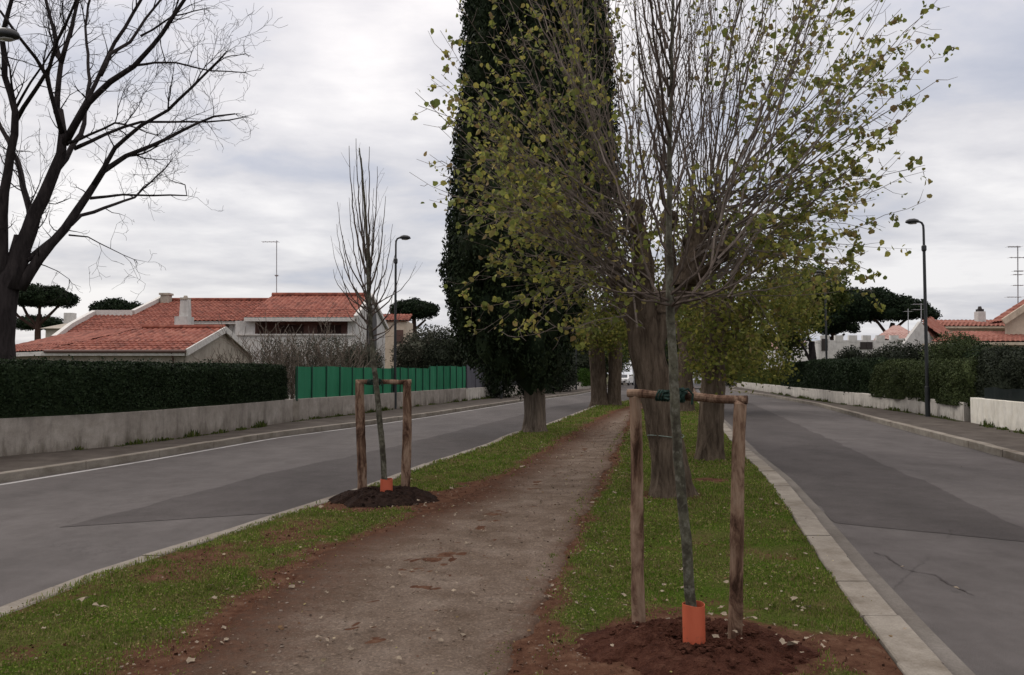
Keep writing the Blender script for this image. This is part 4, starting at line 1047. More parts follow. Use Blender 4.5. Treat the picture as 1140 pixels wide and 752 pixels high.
def guard(base, r_, h, lean, label):
    mb = MB(); n = 28; b = Vector(base); tl = Vector(lean)
    out = []; inn = []
    vs = []
    for rr, z in ((r_, -.05), (r_, h), (r_ - .004, h), (r_ - .004, 0)):
        for k in range(n):
            a = 2 * math.pi * k / n; wv = 1 + .02 * math.sin(a * 3 + 1)
            vs.append(b + Vector((math.cos(a) * rr * wv, math.sin(a) * rr * wv, z)) + tl * (z / h) + Vector((0, 0, .004 * math.sin(a * 2) if z > 0 else 0)))
    fs = [(j * n + k, j * n + (k + 1) % n, (j + 1) * n + (k + 1) % n, (j + 1) * n + k) for j in range(3) for k in range(n)]
    mb.add(vs, fs); o = mb.build('trunk_guard', M['orange'], origin=base, smooth=False); tag(o, label, 'trunk guard', 'orange trunk guards')
guard((bF.x, bF.y, .0), .064, .272, (-.003, 0, 0), 'orange plastic tube round the foot of the near young tree')
guard((bL.x, bL.y, .0), .078, .255, (0, 0, 0), 'orange plastic tube round the foot of the farther young tree')

def mound(c, rx, ry, h, mat, label, dish=.5, nclod=500):
    n, mth_ = 110, 200
    R_ = np.linspace(0, 1.12, n)[:, None]; A = np.linspace(0, 2 * np.pi, mth_, endpoint=False)[None, :]
    rag = 1 + (fbm(np.cos(A) * 2.5 + 5, np.sin(A) * 2.5 + 5, 7) - .5) * .5 + (fbm(np.cos(A) * 9 + 5, np.sin(A) * 9 + 5, 17) - .5) * .25
    X = c[0] + R_ * np.cos(A) * rx * rag; Y = c[1] + R_ * np.sin(A) * ry * rag
    prof = np.clip(1 - R_ ** 2, -.3, 1) ** 1 * h * (1 - dish * np.exp(-(R_ / .38) ** 2))
    Z = prof + (fbm(X * 7, Y * 7, 8) - .5) * .10 * np.clip(1.15 - R_, 0, 1) + (fbm(X * 24, Y * 24, 9, 4) - .5) * .075 * np.clip(1.2 - R_, .2, 1) + lump(X, Y)
    Z = Z - np.clip(R_ - .95, 0, 1) * .2
    V = np.stack([X + 0 * A, Y + 0 * A, Z], -1).reshape(-1, 3)
    i, j = np.meshgrid(np.arange(n - 1), np.arange(mth_), indexing='ij'); a = (i * mth_ + j).ravel(); b = (i * mth_ + (j + 1) % mth_).ravel()
    idx = np.stack([a, b, b + mth_, a + mth_], -1).ravel(); ch = [(V, idx, np.full(len(a), 4))]
    for _ in range(nclod):
        rr = min(.95, abs(random.gauss(.3, .4))); a_ = random.random() * 6.28; x, y = c[0] + rr * rx * math.cos(a_), c[1] + rr * ry * math.sin(a_)
        s = random.choice([.006, .009, .012, .018, .026]); zz = max(0, 1 - rr ** 2) * h * (1 - dish * math.exp(-(rr / .38) ** 2)); s *= .8
        ch.append(ico((x, y, zz + s * .1), (s, s * random.uniform(.7, 1.2), s * .7), .3))
    o = arrays_obj('soil_mound', ch, mat, origin=(c[0], c[1], 0)); tag(o, label, 'soil', kind='stuff')
mound((FRONT.x, FRONT.y), .66, .50, .12, M['mound_red'], 'loose dark red earth heaped round the near young tree', .8)
mound((LEFTT.x, LEFTT.y), .66, .66, .17, M['mound_dark'], 'dark heaped earth round the farther young tree', .5, 350)

# ---------------------------------------------------------------- fallen leaves and stones
def fallen():
    def leafmesh(s, k):
        random.seed(k); n = 9; P_ = []
        for i in range(n):
            a = 2 * math.pi * i / n; r_ = s * (.75 + .35 * (i % 2) + random.uniform(-.15, .15)); P_.append((math.cos(a) * r_, math.sin(a) * r_ * .75, s * random.uniform(.02, .5)))
        mb = MB(); mb.add([(0, 0, .004)] + P_, [(0, i + 1, (i + 1) % n + 1) for i in range(n)]); return mb
    protos = []
    rnd = random.Random(77)
    ck = 0
    for k in range(250):
        for _try in range(50):
            if k < 60: x, y = rnd.uniform(0, 560), rnd.uniform(560, 745)
            elif k < 130: x, y = rnd.uniform(430, 700), rnd.uniform(490, 680)
            elif k < 220: x, y = rnd.uniform(600, 1000), rnd.uniform(490, 745)
            else: x, y = rnd.uniform(850, 1130), rnd.uniform(480, 740)
            g = G(x, y, 0); z = float(lump(np.array(g.x), np.array(g.y)))
            if g.x > fR1(g.y) - .27 and k < 243: continue
            if g.x < fL1(g.y) + .2: continue
            if (g.xy - FRONT.xy).length < .12: continue
            break
        if g.x > float(fR1(g.y)) + .02: z = ZR + .006
        inm = ((g.x - FRONT.x) / .8) ** 2 + ((g.y - FRONT.y) / .55) ** 2
        if inm < 1: z += .10 * (1 - inm) + .02
        inm = ((g.x - LEFTT.x) / .74) ** 2 + ((g.y - LEFTT.y) / .72) ** 2
        if inm < 1: z += .12 * (1 - inm)
        if k < 6:
            s = .045; mb = leafmesh(s, k); o = mb.build('fallen_leaf', M['fallen']); protos.append(o)
            tag(o, 'small dry pale leaf lying on the ground of the median strip', 'leaf', 'fallen leaves scattered on the median')
        else:
            o = protos[k % 6].copy(); COL.objects.link(o)
        s = rnd.choice([.22, .28, .34, .4, .45, .6]) * rnd.uniform(.8, 1.1) if g.y < 9 else rnd.uniform(.4, .85)
        o.scale = (s, s, s); o.location = (g.x, g.y, z + .022); o.rotation_euler = (rnd.gauss(0, .25), rnd.gauss(0, .25), rnd.random() * 6.28)
    # the larger pale leaf on the near mound and the crumpled pair on the left verge
    for (x, y, s, lab) in ((884, 722, 1.5, 'largest pale curled leaf, on the right side of the near soil mound'), (94, 671, 1.3, 'pale crumpled leaf on the left verge near the kerb'), (110, 679, 1.2, 'greyish crumpled leaf beside the pale one on the left verge')):
        o = protos[0].copy(); COL.objects.link(o); g = G(x, y, .04); o.location = (g.x, g.y, .055); o.scale = (s * .9, s * .7, s); o.rotation_euler = (.3, -.2, x)
        tag(o, lab, 'leaf', 'fallen leaves scattered on the median')
fallen()
def litter():
    n = 15000; y = 3.6 + RNG.random(n) ** 1.7 * 22; x = fP0(y) - .5 + RNG.random(n) * (fP1(y) - fP0(y) + 1.0)
    s = (.002 + .010 * RNG.random(n) ** 3) * (1 + y * .05)
    C = np.stack([x, y, lump(x, y) + .012 + s * .3], -1); V, i_, c_ = leaf_soup(C, s * 2, 'quad', 0, .8)
    V[:, 2] = V[:, 2] * .4 + .6 * np.repeat(C[:, 2], 4)
    o = arrays_obj('gravel', [(V, i_, c_)], M['gravelmat']); tag(o, 'small stones and leaf crumbs strewn over the footpath', 'gravel', kind='stuff')
M['gravelmat'] = m_leaf('stone_and_leaf_bits', [(.12, .09, .075), (.17, .14, .115), (.09, .05, .035), (.22, .18, .14), (.06, .035, .025)], .9, 0)
litter()
def verge_litter():
    n = 30000; y = 3.5 + RNG.random(n) ** 1.5 * 20; x = RNG.uniform(-3.6, 6, n)
    k = (x > fL1(y) + .18) & (x < fR1(y) - .26) & ~((x > fP0(y) + .1) & (x < fP1(y) - .1)); x, y = x[k], y[k]
    g = grass_amount(x, y); k = RNG.random(len(x)) < np.clip(1.1 - g * 1.3, 0, 1); x, y = x[k], y[k]
    s_ = (.004 + .014 * RNG.random(len(x)) ** 2.5) * (1 + y * .03)
    o = arrays_obj('soil_crumbs', [leaf_soup(np.stack([x, y, lump(x, y) + .004 + s_ * .2], -1), s_ * 1.6, 'quad', 0, .8)], M['crumbs']); tag(o, 'crumbs of red earth and twigs on the bare patches of the verges', 'soil', kind='stuff')
    n = 2600; y = 3.6 + RNG.random(n) ** 1.4 * 20; x = RNG.uniform(-3.4, 6, n)
    k = (x > fL1(y) + .2) & (x < fR1(y) - .1) & (RNG.random(n) < fbm(x * 1.2, y * 1.2, 63) * 1.4 - .2); x, y = x[k], y[k]
    s_ = RNG.uniform(.012, .030, len(x)) * (1 + y * .02)
    C = np.stack([x, y, lump(x, y) + .022], -1); V, i_, c_ = leaf_soup(C, s_, 'heart', 0)
    V[:, 2] = V[:, 2] * .5 + .5 * np.repeat(C[:, 2], 6)
    o = arrays_obj('leaf_litter', [(V, i_, c_)], M['litter']); tag(o, 'small dry leaf pieces strewn through the grass and along the kerb', 'leaf litter', kind='stuff')
M['crumbs'] = m_leaf('earth_crumbs', [(.05, .022, .014), (.085, .04, .026), (.13, .075, .05), (.03, .016, .011)], .95, 0)
M['litter'] = m_leaf('leaf_pieces', [(.24, .19, .12), (.34, .30, .22), (.16, .10, .05), (.11, .06, .035), (.28, .26, .10)], .8, .1)
verge_litter()

# ---------------------------------------------------------------- walls, fences, hedges
def lineobj(fn, y0, y1, step):
    ys = np.arange(y0, y1 + 1e-6, step); return [Vector((float(fn(v)), float(v), 0)) for v in ys]
def wall(label, fn, d, y0, y1, z0, h, thick, mat, name='garden_wall', hvar=.02, coping=None):
    pts = lineobj(fn, y0, y1, .8); n = len(pts); mb = MB(); vs = []
    for i, p in enumerate(pts):
        hh = z0 + h + (float(fbm(np.array(p.y * .5), np.array(1.0), 33)) - .5) * hvar
        a = p + Vector((d, 0, 0)); b = p + Vector((d + (thick if d >= 0 else -thick), 0, 0))
        vs += [(a.x, a.y, z0 - .1), (a.x, a.y, hh - .012), (a.x + .012 * (1 if d >= 0 else -1), a.y, hh), (b.x, b.y, hh), (b.x, b.y, z0 - .1)]
    fs = [(5 * i + k, 5 * i + k + 1, 5 * (i + 1) + k + 1, 5 * (i + 1) + k) for i in range(n - 1) for k in range(4)]
    fs += [(0, 1, 2, 3, 4), tuple(5 * (n - 1) + k for k in (4, 3, 2, 1, 0))]
    mb.add(vs, fs); c = pts[n // 2]
    if coping:
        t = thing(name, label, 'wall', (c.x, c.y, z0)); mb.build('wall_body', mat, t); return t
    return tag(mb.build(name, mat, origin=(c.x, c.y, z0)), label, 'wall')
Y330 = G(330, 468.5, .03).y; Y512 = G(512, 446, .03).y
wall('long low grey plaster wall below the clipped dark hedge on the left', fWL, -.001, 4, Y330 - .12, .03, .71, .25, M['wall_grey'])
wall('low stained wall carrying the green screen fence', fWL, -.001, Y330 + .12, Y512, .03, .70, .25, M['wall_grey'])
wall('low pale wall carrying the grey panel fence beyond the green screen', fWL, -.001, Y512 + .1, 88, .03, .68, .25, M['wall_pale'])
Y1072 = G(1072, 469, .05).y
wall('smooth beige wall at the right edge of the photo', fWR, 0, 8, Y1072, .04, .78, .25, M['wall_beige'], hvar=.0)
wall('long low stained cream wall under the rounded hedges on the right', fWR, .0, Y1072 + .05, 96, .04, .60, .25, M['wall_pale'], hvar=.05)

def panel_fence(label, fn, d, ya, yb, z0, tops, spacing, pm, postm, name='screen_fence', wav=.015):
    c = Vector((float(fn((ya + yb) / 2)) + d, (ya + yb) / 2, z0))
    t = thing(name, label, 'fence', c)
    ys = np.arange(ya, yb, .12); mb = MB(); vs = []
    for i, y in enumerate(ys):
        top = tops(y) + (vnoise(np.array(y * 1.3), np.array(0.), 3) - .5) * .05
        x = float(fn(y)) + d + wav * math.sin(y * 6.283 / spacing * 2) + (float(vnoise(np.array(y * 4.), np.array(2.), 5)) - .5) * wav
        vs += [(x, y, z0), (x + .012, y, (z0 + float(top)) / 2), (x, y, float(top)), (x - .012, y, float(top)), (x - .012, y, z0)]
    n = len(ys); mb.add(vs, [(5 * i + k, 5 * i + k + 1, 5 * (i + 1) + k + 1, 5 * (i + 1) + k) for i in range(n - 1) for k in range(4)])
    mb.build('screen', pm, t)
    pk = 0
    for y in np.arange(ya + .02, yb + .01, spacing):
        pb = MB(); x = float(fn(y)) + d + .04; tp = float(tops(min(y, yb - .1))) + random.uniform(.0, .07)
        pb.tube([(x, y, z0 - .05), (x, y, tp)], .026, 8); pb.build('post', postm, t); pk += 1
    return t
Y480 = G(480, 450.5, .03).y
panel_fence('green fabric screen fence with thin posts on the left low wall', fWL, -.12, Y330 + .1, Y512 - .05, .72, lambda y: 1.80 if y < Y480 else 1.93, 1.0, M['green_cloth'], M['green_post'])
panel_fence('grey panel fence following the green screen behind the cypress', fWL, -.12, Y512 + .1, 62, .70, lambda y: 2.02, 1.6, M['grey_cloth'], M['grey_cloth'])
panel_fence('dark mesh screen above the beige wall at the right edge', fWR, .14, 9, 24, .82, lambda y: 1.15, 2.0, M['mesh_dark'], M['black_metal'])

def hedge(label, pts, wid, z0, top, mat, dens=900, lsize=.05, name='hedge', round_=.25, seed=1, cat='hedge', amp=.06, zmin=-1):
    """clipped hedge along plan points; rounded section, lumpy; leaves on every face"""
    pts = [Vector((p[0], p[1], 0)) for p in pts]
    # resample
    d = [0]
    for i in range(1, len(pts)): d.append(d[-1] + (pts[i] - pts[i - 1]).length)
    n = max(4, int(d[-1] / .3)); ss = np.linspace(0, d[-1], n); X = np.interp(ss, d, [p.x for p in pts]); Y = np.interp(ss, d, [p.y for p in pts])
    prof = []
    w = wid / 2; r_ = round_
    K = 22
    for k in range(K + 1):
        th = math.pi * k / K   # superellipse arch from one foot to the other
        cx, sx = math.cos(th), math.sin(th); ex = 2 / (2 + 6 * (1 - min(1, r_)))
        prof.append((w * math.copysign(abs(cx) ** ex, cx), abs(sx) ** ex))
    V = np.zeros((n, K + 1, 3)); Nn = np.zeros((n, K + 1, 3))
    for i in range(n):
        j0, j1 = max(0, i - 1), min(n - 1, i + 1); tx, ty = X[j1] - X[j0], Y[j1] - Y[j0]; l = math.hypot(tx, ty); nx, ny = ty / l, -tx / l
        tt = top(Y[i]) if callable(top) else top
        endf = min(1, (min(i, n - 1 - i) * ss[1] + .02) / (.1 + .5 * r_)) ** .5
        for k, (a, b) in enumerate(prof):
            z = z0 + (tt - z0) * b * endf ** .4 if b > 0 else z0
            nz = mnoise.noise(Vector((X[i] * .9 + seed, Y[i] * .9, z * 1.2 + a))) * amp * 1.6 + mnoise.noise(Vector((X[i] * 3 + seed, Y[i] * 3, z * 3 + a))) * amp
            aa = a * (.55 + .45 * endf) + (nz if a > 0 else -nz)
            V[i, k] = (X[i] + nx * aa, Y[i] + ny * aa, z + nz * (b > .9) * .7)
            Nn[i, k] = (nx * a / w, ny * a / w, b ** 3)
    Nn /= np.linalg.norm(Nn, axis=2)[:, :, None] + 1e-9
    i, j = np.meshgrid(np.arange(n - 1), np.arange(K), indexing='ij'); q_ = (i * (K + 1) + j).ravel()
    core = V - Nn * .045
    idx = np.stack([q_, q_ + 1, q_ + K + 2, q_ + K + 1], -1).ravel()
    caps = np.concatenate([np.arange(K + 1), (n - 1) * (K + 1) + np.arange(K + 1)[::-1]])
    ch = [(core.reshape(-1, 3), np.concatenate([idx, caps]), np.concatenate([np.full(len(q_), 4), [K + 1, K + 1]]))]
    A = np.zeros((n - 1, K))
    for a in range(n - 1):
        A[a] = np.linalg.norm(V[a + 1, :-1] - V[a, :-1], axis=1) * np.linalg.norm(V[a, 1:] - V[a, :-1], axis=1)
    tot = A.sum(); m = int(min(120000, tot * dens * 1.5)); pick = RNG.choice(A.size, m, p=(A / tot).ravel()); ia, ka = pick // K, pick % K
    u, v = RNG.random((m, 1)), RNG.random((m, 1))
    C = (V[ia, ka] * (1 - u) * (1 - v) + V[ia + 1, ka] * u * (1 - v) + V[ia, ka + 1] * (1 - u) * v + V[ia + 1, ka + 1] * u * v)
    C += Nn[ia, ka] * RNG.uniform(-.06, .05, (m, 1))
    # sprigs that stick out
    kk = RNG.random(m) < .04; C[kk] += Nn[ia, ka][kk] * RNG.uniform(.02, .12, (kk.sum(), 1))
    for e0 in (0, n - 1):
        me_ = 500; kz = RNG.integers(0, K + 1, me_); uu = RNG.random((me_, 1)); cc = V[e0].mean(0); C = np.concatenate([C, V[e0, kz] * uu + cc * (1 - uu) + RNG.normal(0, .04, (me_, 3))])
    C = C[C[:, 2] > zmin]
    ch.append(leaf_soup(C, np.full(len(C), lsize), 'quad', .2, .6))
    c = (float(X[n // 2]), float(Y[n // 2]), 0)
    return tag(arrays_obj(name, ch, mat, origin=c), label, cat)
hedge('long clipped dark green hedge above the grey wall on the left', [(float(fWL(y)) - .42, y) for y in np.arange(4, Y330 - .05, .5)], .75, .55, 1.80, M['leaf_hedge'], 1500, .055, round_=.12, amp=.035, zmin=.78)
hl = lambda label, pts, w, z0, top, mat, **k: hedge(label, pts, w, z0, top, mat, **k)
ya, yb = G(1072, 469, .05).y, 36.0
hl('rounded grey green hedge overhanging the cream wall behind the right lamp post', [(float(fWR(y)) + .55, y) for y in np.arange(ya - .2, yb, .5)], 1.2, .52, lambda y: 2.02, M['leaf_hedge2'], dens=700, lsize=.065, round_=.62, amp=.14, seed=4)
hl('dark hedge farther along the cream wall on the right', [(float(fWR(y)) + .8, y) for y in np.arange(37, 58, .5)], 1.3, .5, lambda y: 2.22, M['leaf_hedge'], dens=420, lsize=.09, round_=.4, amp=.12, seed=9)
hl('dark hedge behind the beige wall at the right edge', [(float(fWR(y)) + 1.25, y) for y in np.arange(10, ya + 1, .5)], 1.6, .1, lambda y: 2.30 + .004 * (y - 20), M['leaf_shrub'], dens=420, lsize=.07, round_=.45, amp=.16, seed=12)
hl('dark clipped hedge on the left wall beyond the grey panels', [(float(fWL(y)) - .5, y) for y in np.arange(62.5, 74, .6)], .9, .5, lambda y: 2.3, M['leaf_hedge'], dens=300, lsize=.11, round_=.3, amp=.1, seed=14)
hl('bright green hedge at the far bend of the left carriageway', [(float(fWL(y)) - .4, y) for y in np.arange(75, 92, .6)], .9, .3, lambda y: 1.9, M['leaf_lawn'], dens=260, lsize=.12, round_=.3, amp=.1, seed=15)
hl('far green hedge above the cream wall near the road bend', [(float(fWR(y)) + .8, y) for y in np.arange(62, 96, .7)], 1.2, .5, lambda y: 1.7, M['leaf_greenish'], dens=220, lsize=.13, round_=.4, amp=.15, seed=16)

def bush(label, blobs, mat, dens, size, name='shrub', core=.7, cat='shrub', aspect=.55, shell=(.7, 1.1)):
    c = np.mean([b[0] for b in blobs], 0); o = arrays_obj(name, blob_foliage(blobs, 42 / size ** 2, size, .6, .2, aspect, (.66, 1.16)), M[mat], origin=(c[0], c[1], .03)); return tag(o, label, cat)
def brow(spec):   # spec: px, top py, depth, radius -> blob down to the ground
    out = []
    for px, py, Y, r_ in spec:
        tp = at(px, py, Y); h = tp.z
        out.append(((tp.x, Y, max(h - r_ * .9, .3)), (r_, r_, r_ * .9)))
        if h - r_ * 1.2 > .7: out.append(((tp.x + .1, Y, (h - r_ * 1.2) / 2 + .1), (r_ * .9, r_ * .9, (h - r_ * 1.2) / 2 + .3)))
    return out
# right side shrubs
bush('tall rounded green shrub behind the right hedge in front of the tiled roof', brow([(1062, 374, 33, .9), (1085, 382, 33.5, .8), (1046, 385, 33, .7), (1072, 372, 34, .6)]), 'leaf_hedge2', 900, .09)
bush('dark shrub row behind the rounded hedge below the small gable', brow([(1000, 383, 38, .9), (1020, 384, 38, .9), (985, 388, 39, .9), (972, 392, 39, .8), (1040, 386, 37, .7)]), 'leaf_shrub', 800, .1)
bush('broad dark shrub left of the right edge house behind the wall', brow([(1105, 384, 29, .9), (1122, 388, 28, .9), (1142, 392, 28, .9), (1165, 388, 28, 1.0)]), 'leaf_hedge', 800, .085)
bush('low feathery bush in front of the long white building', brow([(948, 386, 52, .6), (940, 391, 52, .6), (956, 392, 52, .6)]), 'leaf_shrub', 500, .12)
# left side shrubs
def bare_shrub(label, px0, px1, py, Y, n, mat='twig_grey', group=None):
    mb = MB(); c = at((px0 + px1) / 2, 400, Y)
    for _ in range(n):
        px = random.uniform(px0, px1); b = at(px, 415, Y + random.gauss(0, .6)); b.z = .03
        tp = at(px, py + random.uniform(-4, 12), Y); twigs(mb, b, Vector((random.gauss(0, .22), random.gauss(0, .2), 1)), (tp.z) * random.uniform(.5, .78), .02, 2, (15, 50), .1, .06, .009)
    t = thing('bare_shrub', label, 'shrub', (c.x, Y, .03), group); mb.build('branches', M[mat], t)
    return t, c
random.seed(31)
bare_shrub('pale twiggy bare shrub in front of the low garage gable', 232, 285, 388, 31, 22)
t_, c_ = bare_shrub('broad grey twiggy shrub with sparse leaves below the balcony', 285, 350, 374, 32, 44)
arrays_obj('leaves', [leaf_soup(np.array([tuple(at(random.uniform(290, 352), random.uniform(378, 412), 32 + random.gauss(0, .6))) for _ in range(1500)]), .07)], M['leaf_olive'], t_)
t_, c_ = bare_shrub('grey olive shrub with fine leaves right of the twiggy shrubs', 345, 395, 374, 33, 36)
arrays_obj('leaves', [leaf_soup(np.array([tuple(at(random.gauss(368, 13), random.uniform(376, 412), 33 + random.gauss(0, .6))) for _ in range(2200)]), .07)], M['leaf_olive'], t_)
bush('small olive bush between the twiggy shrubs and the left lamp post', brow([(402, 382, 36, .7), (392, 388, 36, .6), (412, 390, 36.5, .6)]), 'leaf_olive', 700, .08, core=.5)
bush('dark olive tree behind the green screen right of the lamp post', brow([(465, 372, 50, 1.3), (480, 364, 51, 1.5), (455, 382, 50, 1.0)]), 'leaf_olive', 420, .14, name='olive_tree', cat='tree', core=.75)
bush('dense dark bush between the olive tree and the cypress', brow([(502, 368, 50, 1.4), (518, 375, 50, 1.4), (492, 380, 49, 1.2), (535, 392, 49, 1.3), (550, 396, 50, 1.3)]), 'leaf_shrub', 420, .14)
bush('dark bushes behind the grey panel fence by the cypress trunk', brow([(565, 388, 58, 1.8), (590, 392, 60, 1.8), (615, 385, 66, 2.0)]), 'leaf_shrub', 300, .17)

# far background trees, each its own
def far_tree(label, px, top, Y, r_, mat, group='trees beyond the end of the road', name='distant_tree'):
    tp = at(px, top, Y); base = (tp.x, Y, -.1); t = thing(name, label, 'tree', base, group)
    tr = MB(); tr.tube([(tp.x, Y, -.2), (tp.x, Y, 1.5), (tp.x + .2, Y, tp.z * .6)], [.3, .24, .14], 8); tr.build('trunk', M['bark_dark'], t)
    bl = []
    for k in range(9):
        a = random.random() * 6.28; zz = random.uniform(.35, .9)
        rr = r_ * random.uniform(.4, .65); bl.append(((tp.x + math.cos(a) * r_ * .6, Y + math.sin(a) * r_ * .6, tp.z * zz), (rr, rr, rr * .85)))
    bl.append(((tp.x, Y, tp.z - r_ * .5), (r_ * .5, r_ * .5, r_ * .5)))
    arrays_obj('crown', blob_foliage(bl, 520, .26, .6, shell=(.6, 1.15)), M[mat], t)
random.seed(41)
for i, (px, tp, Y, r_, mt, lab) in enumerate([
    (628, 372, 82, 4.0, 'leaf_shrub', 'dark far tree just right of the cypress trunk'), (655, 366, 96, 4.5, 'leaf_greenish', 'far green tree behind the double stemmed tree'),
    (690, 360, 120, 5.5, 'leaf_shrub', 'far dark tree behind the oncoming white car'), (722, 365, 130, 5.5, 'leaf_greenish', 'far green tree seen past the leaning poplar'),
    (752, 368, 120, 5.0, 'leaf_shrub', 'far dark tree between the poplar and the thick trunk'), (782, 372, 118, 5.0, 'leaf_greenish', 'far green tree behind the thick straight trunk'),
    (812, 378, 110, 4.6, 'leaf_greenish', 'far green tree at the right carriageway bend'), (838, 380, 98, 4.2, 'leaf_shrub', 'far dark tree above the cream wall near the bend'),
    (862, 378, 86, 3.6, 'leaf_greenish', 'far green tree left of the dark right hedge'), (600, 378, 84, 4.0, 'leaf_shrub', 'dark far tree behind the cypress trunk')]):
    far_tree(lab, px, tp, Y, r_, mt)

# ---------------------------------------------------------------- umbrella pines
def pine(label, Y, blobspx, trunk, limbs, dens=260, lsize=.22, grp=None):
    c = at(trunk[0][0], 415, Y); base = (c.x, Y, 0); t = thing('umbrella_pine', label, 'tree', base, grp); tr = MB()
    tp = [at(x, y, Y) for x, y in trunk]; tr.tube([Vector((tp[0].x, Y, 0))] + tp, [.35] + [.30 - .12 * i / len(tp) for i in range(len(tp))], 8)
    for l in limbs:
        lp = [at(x, y, Y + random.gauss(0, .3) * k) for k, (x, y) in enumerate(l)]; tr.tube(lp, [.15 - .08 * i / len(lp) for i in range(len(lp))], 6)
    tr.build('trunk', M['bark_pine'], t); bl = []
    m = Y / F
    for x, y, rx, rz in blobspx:
        p = at(x, y, Y); R = rx * m
        k = max(7, int(rx / 1.8))
        for j in range(k * 3):
            a = random.random() * 6.28; rr = R * math.sqrt(random.random()) * .85; s = random.uniform(.16, .26) * R + .3
            bl.append(((p.x + rr * math.cos(a), Y + rr * math.sin(a), p.z + rz * m * .5 * (1 - (rr / R) ** 2) + random.uniform(-.75, .3) * rz * m * (1 - (rr / R) ** 2 * .6)), (s, s, s * .7)))
    arrays_obj('crown', blob_foliage(bl, 600, lsize, .66, .2, shell=(.7, 1.12)), M['leaf_pine'], t)
random.seed(51)
pine('round topped umbrella pine behind the left lamp post and white gable', 85, [(461, 348, 26, 14), (470, 347, 18, 12), (448, 347, 14, 11)], [(462, 395), (461, 370), (461, 355)], [[(461, 370), (450, 355)], [(461, 368), (474, 356)]])
pine('umbrella pine with forked limbs to the right of the bare tree trunk', 72, [(50, 331, 32, 12), (36, 333, 22, 10), (66, 334, 16, 8)], [(42, 400), (42, 370), (44, 350)], [[(43, 365), (30, 350), (24, 338)], [(43, 362), (56, 350), (66, 340)], [(44, 356), (44, 340)], [(43, 368), (20, 352), (10, 340)]])
pine('low dark pine crown showing beyond the big tiled roof', 78, [(135, 345, 30, 8), (120, 350, 18, 7), (152, 347, 15, 6)], [(135, 400), (135, 370), (136, 350)], [])
pine('dark low pine below the forked umbrella pine', 88, [(42, 361, 24, 6)], [(42, 400), (42, 372), (42, 362)], [])
pine('wide dark umbrella pine above the long white building on the right', 74, [(960, 340, 34, 20), (985, 346, 34, 18), (1012, 347, 22, 14), (940, 350, 26, 16), (1030, 351, 13, 8)], [(990, 400), (990, 375), (994, 360)], [[(990, 376), (978, 360), (965, 348)], [(992, 370), (1006, 358), (1018, 350)]])
pine('dark pine partly hidden by the yellowing leaves right of the median', 80, [(925, 348, 22, 18), (918, 365, 16, 14), (938, 365, 15, 12)], [(928, 400), (928, 380), (927, 360)], [[(928, 385), (940, 372)], [(928, 380), (915, 368)]])

# ---------------------------------------------------------------- houses
def tri_in(poly, x, y):
    inside = np.zeros(len(x), bool); n = len(poly); j = n - 1
    for i in range(n):
        xi, yi = poly[i]; xj, yj = poly[j]
        c = ((yi > y) != (yj > y)) & (x < (xj - xi) * (y - yi) / (yj - yi + 1e-12) + xi); inside ^= c; j = i
    return inside
def tile_roof(mb, poly, up, pitch=.24, row=.38, rise=.045):
    """corrugated clay tiles over a planar polygon; up = direction up the slope"""
    P_ = [Vector(p) for p in poly]; nrm = Vector((0, 0, 0))
    for i in range(len(P_)): nrm += P_[i].cross(P_[(i + 1) % len(P_)])
    nrm.normalize()
    if nrm.z < 0: nrm = -nrm
    v = Vector(up); v = (v - nrm * v.dot(nrm)).normalized(); u = v.cross(nrm).normalized(); o = P_[0]
    UV = [((p - o).dot(u), (p - o).dot(v)) for p in P_]
    u0, u1 = min(a[0] for a in UV), max(a[0] for a in UV); v0, v1 = min(a[1] for a in UV), max(a[1] for a in UV)
    us = np.arange(u0, u1 + .04, pitch / 6); vs = []
    k = v0
    while k < v1: vs += [k, k + row * .5, k + row * .97]; k += row
    vs.append(v1); vs = np.array(sorted(set(vs)))
    U, W = np.meshgrid(us, vs, indexing='ij')
    hh = rise * (np.abs(np.sin(np.pi * U / pitch)) - .35) + (1 - ((W - v0) % row) / row) * .03
    hh = hh + (np.sin(np.floor(U / pitch) * 12.9898 + np.floor((W - v0) / row) * 78.233) * 43758.5 % 1 - .5) * .012
    Pt = np.array(o)[None, None] + U[..., None] * np.array(u) + W[..., None] * np.array(v) + hh[..., None] * np.array(nrm)
    cu = (U[:-1, :-1] + U[1:, 1:]) / 2; cw = (W[:-1, :-1] + W[1:, 1:]) / 2
    ins = tri_in(UV, cu.ravel(), cw.ravel()).reshape(cu.shape)
    nv = len(vs); i, j = np.nonzero(ins); q_ = i * nv + j
    mb.add(Pt.reshape(-1, 3), [tuple(r) for r in np.stack([q_, q_ + nv, q_ + nv + 1, q_ + 1], -1).tolist()])
    mb.add([p - nrm * .08 for p in P_], [tuple(range(len(P_)))])
def prism_walls(mb, foot, z0, tops):
    n = len(foot)
    for i in range(n):
        j = (i + 1) % n
        mb.quad((*foot[i], z0), (*foot[j], z0), (*foot[j], tops[j]), (*foot[i], tops[i]))

